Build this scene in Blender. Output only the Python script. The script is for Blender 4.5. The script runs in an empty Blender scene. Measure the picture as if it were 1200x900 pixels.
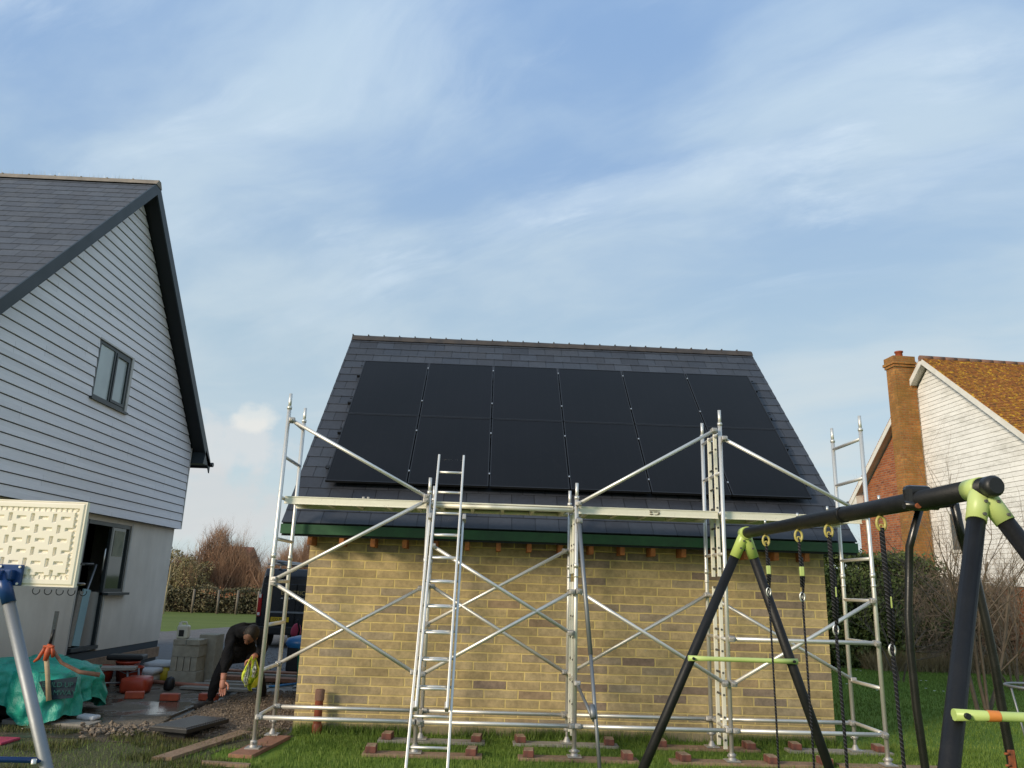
import bpy, bmesh, math, random
import numpy as np
from mathutils import Vector, Matrix, Quaternion
random.seed(7); RNG=np.random.default_rng(11)
scn=bpy.context.scene
COL=scn.collection
V=Vector
# ------------------------------------------------------------------ materials
class NT:
    def __init__(s,mat):
        s.m=mat; mat.use_nodes=True; s.t=mat.node_tree; s.t.nodes.clear()
        s.out=s.t.nodes.new('ShaderNodeOutputMaterial')
    def n(s,typ,**kw):
        nd=s.t.nodes.new(typ)
        for k,v in kw.items(): setattr(nd,k,v)
        return nd
    def link(s,a,b): s.t.links.new(a,b)
    def put(s,nd,key,v):
        if hasattr(v,'is_output'): s.link(v,nd.inputs[key])
        elif v is not None: nd.inputs[key].default_value=v
    def math(s,op,a,b=None,c=None,clamp=False):
        nd=s.n('ShaderNodeMath',operation=op); nd.use_clamp=clamp
        s.put(nd,0,a)
        if b is not None: s.put(nd,1,b)
        if c is not None: s.put(nd,2,c)
        return nd.outputs[0]
    def coord(s,kind='Position'):
        if kind=='Position': return s.n('ShaderNodeNewGeometry').outputs['Position']
        return s.n('ShaderNodeTexCoord').outputs[kind]
    def sep(s,v):
        nd=s.n('ShaderNodeSeparateXYZ'); s.link(v,nd.inputs[0]); return nd.outputs
    def comb(s,x,y,z=0.0):
        nd=s.n('ShaderNodeCombineXYZ'); s.put(nd,0,x);s.put(nd,1,y);s.put(nd,2,z); return nd.outputs[0]
    def noise(s,vec,scale,detail=4,rough=.55,dist=0):
        nd=s.n('ShaderNodeTexNoise'); s.link(vec,nd.inputs['Vector'])
        nd.inputs['Scale'].default_value=scale; nd.inputs['Detail'].default_value=detail
        nd.inputs['Roughness'].default_value=rough; nd.inputs['Distortion'].default_value=dist
        return nd.outputs['Fac']
    def voro(s,vec,scale,feature='F1',out='Distance'):
        nd=s.n('ShaderNodeTexVoronoi',feature=feature); s.link(vec,nd.inputs['Vector'])
        nd.inputs['Scale'].default_value=scale; return nd.outputs[out]
    def mapping(s,vec,scale=(1,1,1),rot=(0,0,0),loc=(0,0,0)):
        nd=s.n('ShaderNodeMapping'); s.link(vec,nd.inputs[0])
        nd.inputs['Scale'].default_value=scale; nd.inputs['Rotation'].default_value=rot; nd.inputs['Location'].default_value=loc
        return nd.outputs[0]
    def white(s,vec):
        nd=s.n('ShaderNodeTexWhiteNoise',noise_dimensions='3D'); s.link(vec,nd.inputs[0]); return nd.outputs['Value']
    def ramp(s,fac,stops,interp='LINEAR'):
        nd=s.n('ShaderNodeValToRGB'); cr=nd.color_ramp; cr.interpolation=interp
        while len(cr.elements)>1: cr.elements.remove(cr.elements[-1])
        for i,(p,c) in enumerate(stops):
            e=cr.elements[0] if i==0 else cr.elements.new(p)
            e.position=p; e.color=tuple(c)+(1,) if len(c)==3 else c
        s.link(fac,nd.inputs[0]); return nd.outputs[0]
    def mix(s,f,a,b,mode='MIX'):
        nd=s.n('ShaderNodeMix',data_type='RGBA',blend_type=mode)
        s.put(nd,0,f)
        for i,v in ((6,a),(7,b)):
            if hasattr(v,'is_output'): s.link(v,nd.inputs[i])
            else: nd.inputs[i].default_value=tuple(v)+(1,) if len(v)==3 else v
        return nd.outputs[2]
    def smooth(s,v,a,b):
        nd=s.n('ShaderNodeMapRange',interpolation_type='SMOOTHSTEP'); s.put(nd,0,v)
        nd.inputs[1].default_value=a; nd.inputs[2].default_value=b; return nd.outputs[0]
    def bump(s,h,strength=.3,dist=.01,normal=None):
        nd=s.n('ShaderNodeBump'); nd.inputs['Strength'].default_value=strength; nd.inputs['Distance'].default_value=dist
        s.link(h,nd.inputs['Height'])
        if normal is not None: s.link(normal,nd.inputs['Normal'])
        return nd.outputs[0]
    def bsdf(s,color,rough=.8,metal=0,spec=.5,normal=None,**kw):
        b=s.n('ShaderNodeBsdfPrincipled')
        if hasattr(color,'is_output'): s.link(color,b.inputs['Base Color'])
        else: b.inputs['Base Color'].default_value=tuple(color)+(1,)
        s.put(b,'Roughness',rough); s.put(b,'Metallic',metal); s.put(b,'Specular IOR Level',spec)
        if normal is not None: s.link(normal,b.inputs['Normal'])
        for k,v in kw.items(): s.put(b,k,v)
        s.link(b.outputs[0],s.out.inputs[0]); return b
def newmat(name): return NT(bpy.data.materials.new(name))

def mottled(name,c1,c2=None,scale=6,rough=.8,metal=0,spec=.4,bump=.2,bscale=40,bdist=.005,coord='Object',detail=5):
    c2=c2 or tuple(x*.7 for x in c1)
    t=newmat(name); co=t.coord(coord)
    n=t.noise(co,scale,detail,.6)
    c=t.ramp(n,[(.3,c2),(.7,c1)])
    nb=t.noise(co,bscale,3)
    r=t.math('ADD',t.math('MULTIPLY',t.math('SUBTRACT',n,.5),.25),rough)
    t.bsdf(c,r,metal,spec,t.bump(nb,bump,bdist))
    return t.m

def cells(t,u,v,w,h,gu,gv,jit=.0,offset=.5,wob=None):
    """running bond: returns (random id value, second id, joint mask 1=joint)"""
    if wob is not None:
        u=t.math('ADD',u,wob[0]); v=t.math('ADD',v,wob[1])
    vr=t.math('DIVIDE',v,h); row=t.math('FLOOR',vr); fv=t.math('FRACT',vr)
    off=t.math('MULTIPLY',t.math('MODULO',t.math('ABSOLUTE',row),2.),offset)
    if jit:
        rj=t.white(t.comb(row,3.7,1.1)); off=t.math('ADD',off,t.math('MULTIPLY',rj,jit))
    ur=t.math('ADD',t.math('DIVIDE',u,w),off); col=t.math('FLOOR',ur); fu=t.math('FRACT',ur)
    du=t.math('MULTIPLY',t.math('MINIMUM',fu,t.math('SUBTRACT',1.,fu)),w)
    dv=t.math('MULTIPLY',t.math('MINIMUM',fv,t.math('SUBTRACT',1.,fv)),h)
    mu=t.math('SUBTRACT',1.,t.smooth(du,gu*.5,gu*.5+.006))
    mv=t.math('SUBTRACT',1.,t.smooth(dv,gv*.5,gv*.5+.006))
    m=t.math('MAXIMUM',mu,mv)
    return t.white(t.comb(col,row,.3)),t.white(t.comb(col,row,7.9)),m

def brickmat(name,w,h,stops,mortar,gu=.014,gv=.014,jit=.3,coord='Position',stain=None,stainz=None,bump=.6):
    t=newmat(name); co=t.coord(coord); x,y,z=t.sep(co)
    u=t.math('ADD',x,y)
    wb=t.math('MULTIPLY',t.math('SUBTRACT',t.noise(co,9,2),.5),.012)
    wb2=t.math('MULTIPLY',t.math('SUBTRACT',t.noise(t.mapping(co,loc=(5,3,1)),6,2),.5),.014)
    i1,i2,m=cells(t,u,z,w,h,gu,gv,jit,.5,(wb,wb2))
    c=t.ramp(i1,stops)
    n=t.noise(co,14,6,.7); n2=t.noise(co,2.2,4,.6); n3=t.noise(co,60,4,.7)
    c=t.mix(t.math('MULTIPLY',i2,.35),c,t.mix(1.,c,(.55,.5,.45),'MULTIPLY'))
    c=t.mix(1.,c,t.ramp(n,[(.3,(.72,.72,.70)),(.7,(1.22,1.2,1.15))]),'MULTIPLY')
    # efflorescence / pale smears
    sp=t.smooth(t.noise(t.mapping(co,loc=(9,1,4)),11,5,.75),.62,.72)
    c=t.mix(t.math('MULTIPLY',sp,.35),c,(.50,.46,.35))
    sp2=t.smooth(t.noise(t.mapping(co,loc=(2,6,8),scale=(1,1,2)),5.5,6,.75),.56,.70)
    c=t.mix(t.math('MULTIPLY',sp2,.4),c,t.mix(1.,c,(.62,.60,.62),'MULTIPLY'))
    mc=t.mix(n3,mortar,tuple(k*.62 for k in mortar))
    c=t.mix(m,c,mc)
    c=t.mix(1.,c,t.ramp(n2,[(.3,(.84,.84,.84)),(.7,(1.12,1.12,1.1))]),'MULTIPLY')
    if stain:
        s=t.smooth(t.noise(t.mapping(co,scale=(1,1,.5)),1.6,5,.7),stain[1],stain[2])
        c=t.mix(t.math('MULTIPLY',s,stain[3]),c,t.mix(n,stain[0],tuple(k*.45 for k in stain[0])))
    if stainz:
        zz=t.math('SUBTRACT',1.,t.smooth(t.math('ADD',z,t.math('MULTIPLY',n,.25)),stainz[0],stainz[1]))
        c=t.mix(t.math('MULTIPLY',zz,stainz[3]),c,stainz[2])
    hgt=t.math('ADD',t.math('SUBTRACT',1.,m),t.math('MULTIPLY',n3,.35))
    hgt=t.math('ADD',hgt,t.math('MULTIPLY',i2,.25))
    t.bsdf(c,.92,0,.2,t.bump(hgt,bump,.008))
    return t.m

def slatemat(name,w,h,c1,c2,rough=.55,var=.3,lichen=None,joint=.006,spec=.4):
    t=newmat(name); uv=t.coord('UV'); x,y,_=t.sep(uv)
    i1,i2,m=cells(t,x,y,w,h,joint,.0,.0)
    vr=t.math('FRACT',t.math('DIVIDE',y,h))
    co=t.coord('Object')
    n=t.noise(co,18,5,.65); n2=t.noise(co,1.5,4,.6)
    c=t.mix(i1,c1,c2)
    c=t.mix(1.,c,t.ramp(n,[(.25,(1-var,)*3),(.75,(1+var,)*3)]),'MULTIPLY')
    c=t.mix(1.,c,t.ramp(n2,[(.3,(.88,)*3),(.7,(1.12,)*3)]),'MULTIPLY')
    if lichen:
        for (lc,sc,a,b,am) in lichen:
            s=t.smooth(t.noise(t.mapping(co,loc=(sc,a,b)),sc,6,.75),a,b)
            c=t.mix(t.math('MULTIPLY',s,am),c,lc)
    # narrow vertical joints only (the row steps are real geometry)
    fu=t.math('FRACT',t.math('ADD',t.math('DIVIDE',x,w),t.math('MULTIPLY',t.math('MODULO',t.math('FLOOR',t.math('DIVIDE',y,h)),2.),.5)))
    du=t.math('MULTIPLY',t.math('MINIMUM',fu,t.math('SUBTRACT',1.,fu)),w)
    jm=t.math('SUBTRACT',1.,t.smooth(du,joint*.5,joint*.5+.005))
    c=t.mix(jm,c,tuple(k*.25 for k in c2))
    r=t.math('ADD',rough,t.math('MULTIPLY',t.math('SUBTRACT',i2,.5),.2))
    hb=t.math('ADD',t.math('MULTIPLY',n,.5),t.math('SUBTRACT',1.,jm))
    t.bsdf(c,r,0,spec,t.bump(hb,.5,.006))
    return t.m

M={}
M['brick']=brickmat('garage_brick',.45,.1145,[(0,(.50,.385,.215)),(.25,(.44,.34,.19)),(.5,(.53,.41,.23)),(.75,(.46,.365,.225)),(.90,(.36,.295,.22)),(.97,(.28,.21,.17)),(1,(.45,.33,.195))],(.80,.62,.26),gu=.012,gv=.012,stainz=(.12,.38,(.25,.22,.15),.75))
M['redbrick']=brickmat('red_brick',.235,.085,[(0,(.36,.11,.045)),(.4,(.28,.085,.04)),(.7,(.42,.15,.06)),(1,(.22,.07,.04))],(.34,.24,.17),.012,.012,.0,'Object')
M['chimbrick']=brickmat('mossy_chimney_brick',.235,.085,[(0,(.38,.16,.05)),(.4,(.32,.13,.045)),(.7,(.44,.2,.06)),(1,(.28,.12,.05))],(.30,.22,.10),.012,.012,.0,'Object',stain=((.26,.15,.04),.42,.64,.65))
M['slate']=slatemat('garage_slate',.32,.25,(.028,.031,.040),(.042,.046,.057),.5,.18)
M['slateL']=slatemat('house_slate',.32,.25,(.060,.067,.084),(.080,.088,.106),.7,.2)
M['tiles']=slatemat('lichen_tiles',.19,.115,(.30,.11,.04),(.40,.16,.05),.9,.4,lichen=[((.42,.20,.025),5.,.46,.58,.75),((.055,.045,.04),11.,.50,.60,.85),((.80,.50,.05),8.,.54,.62,.9),((.12,.10,.07),27.,.56,.66,.7)],spec=.1)
M['dark_ridge']=mottled('ridge_tile_clay',(.16,.13,.11),(.09,.075,.07),5)
M['ridge']=mottled('ridge_tile_grey',(.075,.062,.055),(.035,.033,.035),4,bump=.3)
M['fascia']=mottled('green_fascia',(.035,.12,.05),(.018,.06,.032),3,rough=.5,bump=.2,bscale=9,bdist=.012)
M['barge']=mottled('slate_grey_painted_board',(.020,.031,.037),(.015,.023,.028),3,rough=.45,bump=.05)
M['soffit']=mottled('dark_soffit',(.009,.012,.015),None,3,rough=.6)
M['rafter']=mottled('orange_treated_timber',(.42,.16,.045),(.22,.08,.03),14,bump=.4)
def render_wall():
    t=newmat('painted_render'); co=t.coord(); x,y,z=t.sep(co)
    n=t.noise(co,1.3,5,.6); n2=t.noise(t.mapping(co,scale=(1,1,.25)),3.5,4)
    c=t.ramp(n,[(.25,(.62,.575,.51)),(.75,(.73,.685,.62))])
    c=t.mix(1.,c,t.ramp(n2,[(.3,(.93,)*3),(.7,(1.04,)*3)]),'MULTIPLY')
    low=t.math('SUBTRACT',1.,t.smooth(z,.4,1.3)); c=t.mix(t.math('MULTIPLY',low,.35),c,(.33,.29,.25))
    t.bsdf(c,.9,0,.2,t.bump(t.noise(co,120,3),.3,.003)); return t.m
M['render']=render_wall()
M['plinth']=mottled('dark_blue_grey_plinth',(.035,.05,.065),(.022,.03,.042),3,rough=.6)
def boardmat(name,base,dark,gauge,z0,stain=0.,coord='Object'):
    t=newmat(name); co=t.coord(coord); x,y,z=t.sep(co)
    row=t.math('FLOOR',t.math('DIVIDE',t.math('SUBTRACT',z,z0),gauge))
    seg=t.math('FLOOR',t.math('DIVIDE',t.math('ADD',y,t.math('MULTIPLY',t.white(t.comb(row,1.3,2.)),3.6)),3.6))
    fr=t.math('FRACT',t.math('DIVIDE',t.math('ADD',y,t.math('MULTIPLY',t.white(t.comb(row,1.3,2.)),3.6)),3.6))
    idv=t.white(t.comb(row,seg,.4))
    grain=t.noise(t.mapping(co,scale=(1,1.2,26)),3.2,5,.7)
    c=t.mix(idv,base,tuple(k*.91 for k in base))
    c=t.mix(1.,c,t.ramp(grain,[(.3,(.93,)*3),(.7,(1.06,)*3)]),'MULTIPLY')
    jj=t.math('LESS_THAN',fr,.0016)
    c=t.mix(t.math('MULTIPLY',jj,.8),c,dark)
    if stain:
        s=t.smooth(t.noise(t.mapping(co,scale=(1,.45,1.6)),1.5,7,.78),.46,.68)
        c=t.mix(t.math('MULTIPLY',s,stain),c,dark)
        s2=t.smooth(t.noise(t.mapping(co,scale=(1,.6,3)),6.,6,.8),.5,.7)
        c=t.mix(t.math('MULTIPLY',s2,stain*.7),c,dark)
    t.bsdf(c,.62,0,.35,t.bump(grain,.25,.004)); return t.m
M['clad']=boardmat('grey_weatherboard',(.80,.785,.815),(.3,.3,.31),.1772,0.)
M['cladW']=boardmat('white_weatherboard',(.80,.79,.76),(.34,.33,.29),.145,0.,.5)
M['gap']=mottled('shadow_gap_backing',(.03,.033,.04),None,3)
M['gapW']=mottled('old_lap_backing',(.07,.07,.06),None,3)
M['white']=mottled('white_painted_timber',(.72,.70,.66),(.58,.56,.5),3,rough=.5,bump=.05)
M['frame']=mottled('anthracite_frame',(.030,.038,.042),(.022,.028,.03),2,rough=.4,bump=.02)
M['trim']=mottled('grey_white_trim',(.52,.51,.49),None,2,rough=.5,bump=.02)
def glass(name,col,rough=.04,em=None):
    t=newmat(name); co=t.coord('Object')
    t.bsdf(t.ramp(t.noise(co,1.5,3),[(.3,col),(.7,tuple(k*1.25 for k in col))]),rough,0,.6,t.bump(t.noise(co,2.,2),.05,.01)); return t.m
M['glassBlind']=glass('window_glass_pale_blind',(.33,.38,.385),.25)
M['glass']=glass('window_glass_dark',(.025,.035,.035),.05)
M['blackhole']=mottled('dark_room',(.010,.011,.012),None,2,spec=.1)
def alu(name,c,rough=.38,metal=.85,var=.8):
    t=newmat(name); co=t.coord('Object')
    n=t.noise(co,9,5,.7); n2=t.noise(co,70,3,.7)
    cc=t.mix(n,c,tuple(k*var for k in c))
    sp=t.smooth(t.noise(t.mapping(co,loc=(3,8,1)),28,4,.75),.62,.7)
    cc=t.mix(t.math('MULTIPLY',sp,.45),cc,(.30,.28,.25))
    r=t.math('ADD',rough,t.math('MULTIPLY',n,.2))
    t.bsdf(cc,r,metal,.5,t.bump(n2,.12,.003)); return t.m
M['alu']=alu('worn_aluminium_tube',(.80,.78,.73),.36,.7)
M['aluflat']=alu('mill_aluminium_beam',(.88,.84,.70),.5,.35)
M['galv']=alu('galvanised_tube',(.27,.285,.30),.45,.8)
M['clamp']=alu('cast_coupler',(.52,.50,.47),.5,.7,.6)
M['rungdark']=alu('dull_rung_end',(.12,.12,.11),.6,.4)
M['ply']=mottled('deck_plywood_underside',(.10,.07,.05),(.05,.035,.025),5)
def plank(name,c1,c2):
    t=newmat(name); co=t.coord('Object')
    g=t.noise(t.mapping(co,scale=(3,3,3)),5,6,.7,1.2); n=t.noise(co,2,4,.6)
    c=t.ramp(g,[(.25,c2),(.75,c1)])
    c=t.mix(t.smooth(n,.5,.75),c,tuple(k*.5 for k in c1))
    t.bsdf(c,.85,0,.25,t.bump(g,.5,.006)); return t.m
M['timber']=plank('weathered_timber',(.36,.25,.17),(.16,.10,.065))
M['timberR']=plank('reddish_timber',(.36,.18,.11),(.20,.10,.07))
M['timberG']=plank('grey_timber',(.34,.32,.28),(.2,.18,.16))
M['halfbrick']=mottled('red_facing_brick',(.20,.07,.05),(.07,.035,.03),12,bump=.5,bscale=60)
M['bricktop']=mottled('pale_brick_top',(.42,.32,.22),(.16,.09,.06),14,bump=.4)
M['orangebrick']=mottled('wet_orange_brick',(.48,.09,.035),(.3,.05,.025),8,rough=.45,bump=.3)
M['terracotta']=mottled('terracotta_pipe',(.34,.085,.035),(.25,.06,.03),3,rough=.42,bump=.05)
M['black']=mottled('black_foam_tube',(.012,.012,.013),(.006,.006,.007),9,rough=.5,spec=.3,bump=.25,bscale=90)
M['blackpaint']=mottled('black_gloss_tube',(.012,.011,.010),(.006,.006,.006),9,rough=.27,bump=.1,spec=.5)
M['blackplastic']=mottled('black_plastic',(.014,.015,.017),None,4,rough=.45)
M['lime']=mottled('lime_plastic',(.50,.58,.24),(.42,.52,.13),2,rough=.35,bump=.03)
M['limepale']=mottled('faded_lime_paint',(.50,.60,.22),(.38,.50,.14),3,rough=.4,bump=.05)
M['warn']=mottled('orange_sticker',(.70,.24,.05),(.55,.16,.04),20,rough=.5)
M['rust']=mottled('rusty_bracket',(.33,.09,.03),(.12,.04,.02),30,bump=.5)
M['gold']=mottled('yellowed_plastic_hook',(.50,.44,.14),(.36,.30,.09),6,rough=.4)
M['steel']=alu('zinc_clip',(.72,.72,.68),.3,.8)
def ropemat():
    t=newmat('black_braided_rope'); co=t.coord('Object'); x,y,z=t.sep(co)
    w=t.math('SINE',t.math('MULTIPLY',t.math('ADD',z,t.math('MULTIPLY',x,.8)),330.))
    c=t.mix(t.smooth(w,.2,.9),(.010,.010,.012),(.055,.055,.062))
    t.bsdf(c,.7,0,.3,t.bump(w,.9,.006)); return t.m
M['rope']=ropemat()
M['cream']=mottled('cream_moulded_plastic',(.90,.83,.71),(.85,.77,.63),2,rough=.45,bump=.04)
M['blue']=mottled('blue_painted_steel',(.012,.055,.19),(.008,.035,.13),3,rough=.35,bump=.05)
M['cloth']=mottled('black_work_clothes',(.016,.016,.019),(.006,.006,.007),7,rough=.9,bump=.8,bscale=14,bdist=.03,spec=.15)
M['skin']=mottled('skin',(.50,.23,.16),(.40,.17,.12),8,rough=.55,bump=.1)
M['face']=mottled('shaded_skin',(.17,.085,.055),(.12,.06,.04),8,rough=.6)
M['hair']=mottled('dark_hair',(.012,.010,.009),None,30,rough=.7,bump=.7)
M['hiviz']=mottled('hi_vis_yellow_fabric',(.60,.68,.06),(.44,.52,.04),9,rough=.7,bump=.4,bscale=30)
M['reflect']=mottled('silver_reflective_tape',(.62,.64,.58),(.5,.52,.48),20,rough=.5)
M['boot']=mottled('muddy_work_boots',(.045,.035,.028),(.02,.017,.015),12)
def tarp():
    t=newmat('green_woven_tarp'); co=t.coord('Object')
    n=t.noise(co,3.2,6,.6,.8); n2=t.noise(co,11,5,.65)
    c=t.ramp(n,[(.3,(.010,.20,.145)),(.6,(.018,.33,.24)),(.78,(.05,.42,.32))])
    t.bsdf(c,.42,0,.45,t.bump(t.math('ADD',n,t.math('MULTIPLY',n2,.4)),.7,.05)); return t.m
M['tarp']=tarp()
M['tarpdark']=mottled('navy_printed_panel',(.012,.03,.045),None,8)
M['letter']=mottled('pale_teal_print',(.012,.10,.085),(.010,.06,.055),25)
M['orange']=mottled('orange_paint_steel',(.55,.10,.03),(.28,.06,.03),14,rough=.5,bump=.3)
M['redbucket']=mottled('red_orange_plastic',(.42,.055,.022),(.30,.04,.02),3,rough=.35,bump=.05)
M['cement']=mottled('concrete_block',(.40,.37,.30),(.28,.26,.21),9,bump=.6,bscale=70,bdist=.008,rough=.95)
M['bagwhite']=mottled('white_paper_sack',(.52,.53,.54),(.42,.43,.45),4,bump=.4,bscale=12,bdist=.02)
M['bagyellow']=mottled('yellow_plastic_sack',(.55,.40,.02),(.42,.30,.02),4,rough=.4,bump=.4,bscale=12,bdist=.02)
M['jerry']=mottled('milky_plastic',(.66,.64,.55),(.55,.53,.44),4,rough=.4)
M['insul']=mottled('pale_blue_foam_board',(.30,.46,.50),(.25,.4,.44),3)
M['vanpaint']=mottled('black_van_paint',(.012,.014,.018),(.008,.009,.012),2,rough=.2,bump=.02,spec=.6)
M['plate']=mottled('yellow_number_plate',(.72,.46,.02),None,3,rough=.4)
M['taillight']=mottled('red_lens',(.42,.012,.012),None,5,rough=.15)
M['tyre']=mottled('tyre_rubber',(.018,.018,.018),None,6,rough=.9)
M['greenbin']=mottled('green_plastic',(.01,.26,.15),(.008,.19,.11),3,rough=.4)
M['bluelid']=mottled('blue_plastic',(.01,.12,.36),None,3,rough=.4)
M['pink']=mottled('pink_fabric',(.42,.05,.10),(.3,.03,.07),7)
M['panel']=None
def solar():
    t=newmat('solar_cells'); co=t.coord('Object'); x,y,z=t.sep(co)
    n=t.noise(co,.5,3,.5)
    fx=t.math('FRACT',t.math('DIVIDE',x,.19)); lx=t.math('LESS_THAN',fx,.012)
    c=t.ramp(n,[(.3,(.0045,.0046,.0055)),(.7,(.007,.007,.0085))])
    c=t.mix(t.math('MULTIPLY',lx,.35),c,(.022,.022,.026))
    dust=t.smooth(t.noise(co,5,6,.75),.55,.8)
    c=t.mix(t.math('MULTIPLY',dust,.025),c,(.15,.14,.13))
    t.bsdf(c,.36,0,.15,None); return t.m
M['panel']=solar()
M['panelframe']=mottled('black_anodised_frame',(.013,.013,.015),None,3,rough=.45)
M['clampbright']=alu('panel_clamp',(.55,.55,.55),.35,.8)
M['bark']=mottled('grey_brown_bark',(.17,.13,.095),(.09,.07,.05),9,bump=.6)
M['twig']=mottled('twig_brown',(.27,.20,.14),(.15,.11,.08),3)
M['twigred']=mottled('twig_reddish',(.40,.25,.15),(.24,.13,.08),.7)
M['twigpale']=mottled('twig_pale',(.42,.34,.20),(.26,.21,.12),.8)
M['blackwood']=mottled('fence_post_timber',(.20,.17,.13),(.12,.10,.08),5)
def leafmat(name,c1,c2,c3):
    t=newmat(name); co=t.coord('Object')
    n=t.noise(co,1.1,4,.6); n2=t.white(t.mapping(co,scale=(1,1,1)))
    n3=t.noise(co,9,3,.6)
    c=t.ramp(t.math('ADD',t.math('MULTIPLY',n,.6),t.math('MULTIPLY',n3,.4)),[(.3,c1),(.5,c2),(.7,c3)])
    b=t.bsdf(c,.55,0,.3); return t.m
M['leafdark']=leafmat('evergreen_leaf',(.028,.045,.014),(.06,.09,.025),(.13,.155,.045))
M['leafolive']=leafmat('olive_leaf',(.13,.12,.05),(.20,.17,.075),(.28,.22,.11))
M['leafhedge']=leafmat('dull_hedge_leaf',(.06,.06,.03),(.11,.10,.05),(.18,.14,.08))
M['drygrass']=leafmat('dry_straw',(.13,.10,.055),(.22,.17,.09),(.30,.24,.13))
M['blade']=leafmat('grass_blade',(.07,.12,.018),(.11,.175,.026),(.18,.23,.045))
M['blademud']=leafmat('grass_blade_dull',(.05,.06,.015),(.075,.085,.022),(.12,.11,.04))
def ground():
    t=newmat('lawn_ground'); co=t.coord()
    n=t.noise(co,.45,5,.6); n2=t.noise(co,6,5,.7); n3=t.noise(co,40,3,.7)
    c=t.ramp(t.math('ADD',t.math('MULTIPLY',n,.5),t.math('MULTIPLY',n2,.5)),[(.3,(.09,.145,.02)),(.5,(.125,.20,.028)),(.7,(.17,.24,.045))])
    c=t.mix(1.,c,t.ramp(n3,[(.3,(.7,)*3),(.7,(1.2,)*3)]),'MULTIPLY')
    x,y,z=t.sep(co)
    far=t.smooth(y,15.,22.); st=t.noise(t.mapping(co,scale=(.05,.6,1)),2,3)
    c=t.mix(far,c,t.ramp(st,[(.3,(.09,.125,.03)),(.7,(.14,.17,.045))]))
    t.bsdf(c,.9,0,.15,t.bump(n3,.5,.03)); return t.m
M['lawn']=ground()
def soil(name,c1,c2,wet=0.,stone=True):
    t=newmat(name); co=t.coord()
    n=t.noise(co,2.2,6,.7); n2=t.noise(co,25,5,.75); v=t.voro(co,38)
    c=t.ramp(t.math('ADD',t.math('MULTIPLY',n,.6),t.math('MULTIPLY',n2,.4)),[(.35,c2),(.65,c1)])
    if stone: c=t.mix(t.math('MULTIPLY',t.math('LESS_THAN',v,.25),.45),c,tuple(k*1.9 for k in c1))
    w=t.smooth(t.noise(t.mapping(co,loc=(4,2,0)),1.1,4,.5),.5-.04,.56) if wet else None
    rough=.92; nb=t.math('ADD',n2,t.math('MULTIPLY',v,-.8))
    if wet:
        c=t.mix(t.math('MULTIPLY',w,.7),c,tuple(k*.35 for k in c1)); rough=t.math('SUBTRACT',.92,t.math('MULTIPLY',w,wet))
        nb=t.math('MULTIPLY',nb,t.math('SUBTRACT',1.05,w))
    t.bsdf(c,rough,0,.5,t.bump(nb,.7,.03)); return t.m
M['mud']=soil('trodden_mud',(.10,.075,.045),(.05,.04,.022),.5)
M['worn']=soil('worn_grassy_earth',(.085,.088,.028),(.05,.052,.018))
M['gravel']=soil('gravel_surface',(.155,.15,.15),(.085,.08,.08))
M['dirt']=soil('stony_dirt',(.17,.13,.095),(.085,.06,.042))
M['slab']=soil('wet_concrete_slab',(.20,.165,.125),(.10,.08,.058),.84,False)
M['stone']=mottled('rubble_stone',(.25,.20,.15),(.10,.075,.055),20,bump=.4,coord='Position')
M['pebble']=mottled('gravel_stone',(.25,.24,.235),(.12,.115,.11),20,bump=.4,coord='Position')
M['petal']=mottled('daisy_petal',(.8,.8,.75),None,5)
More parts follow.
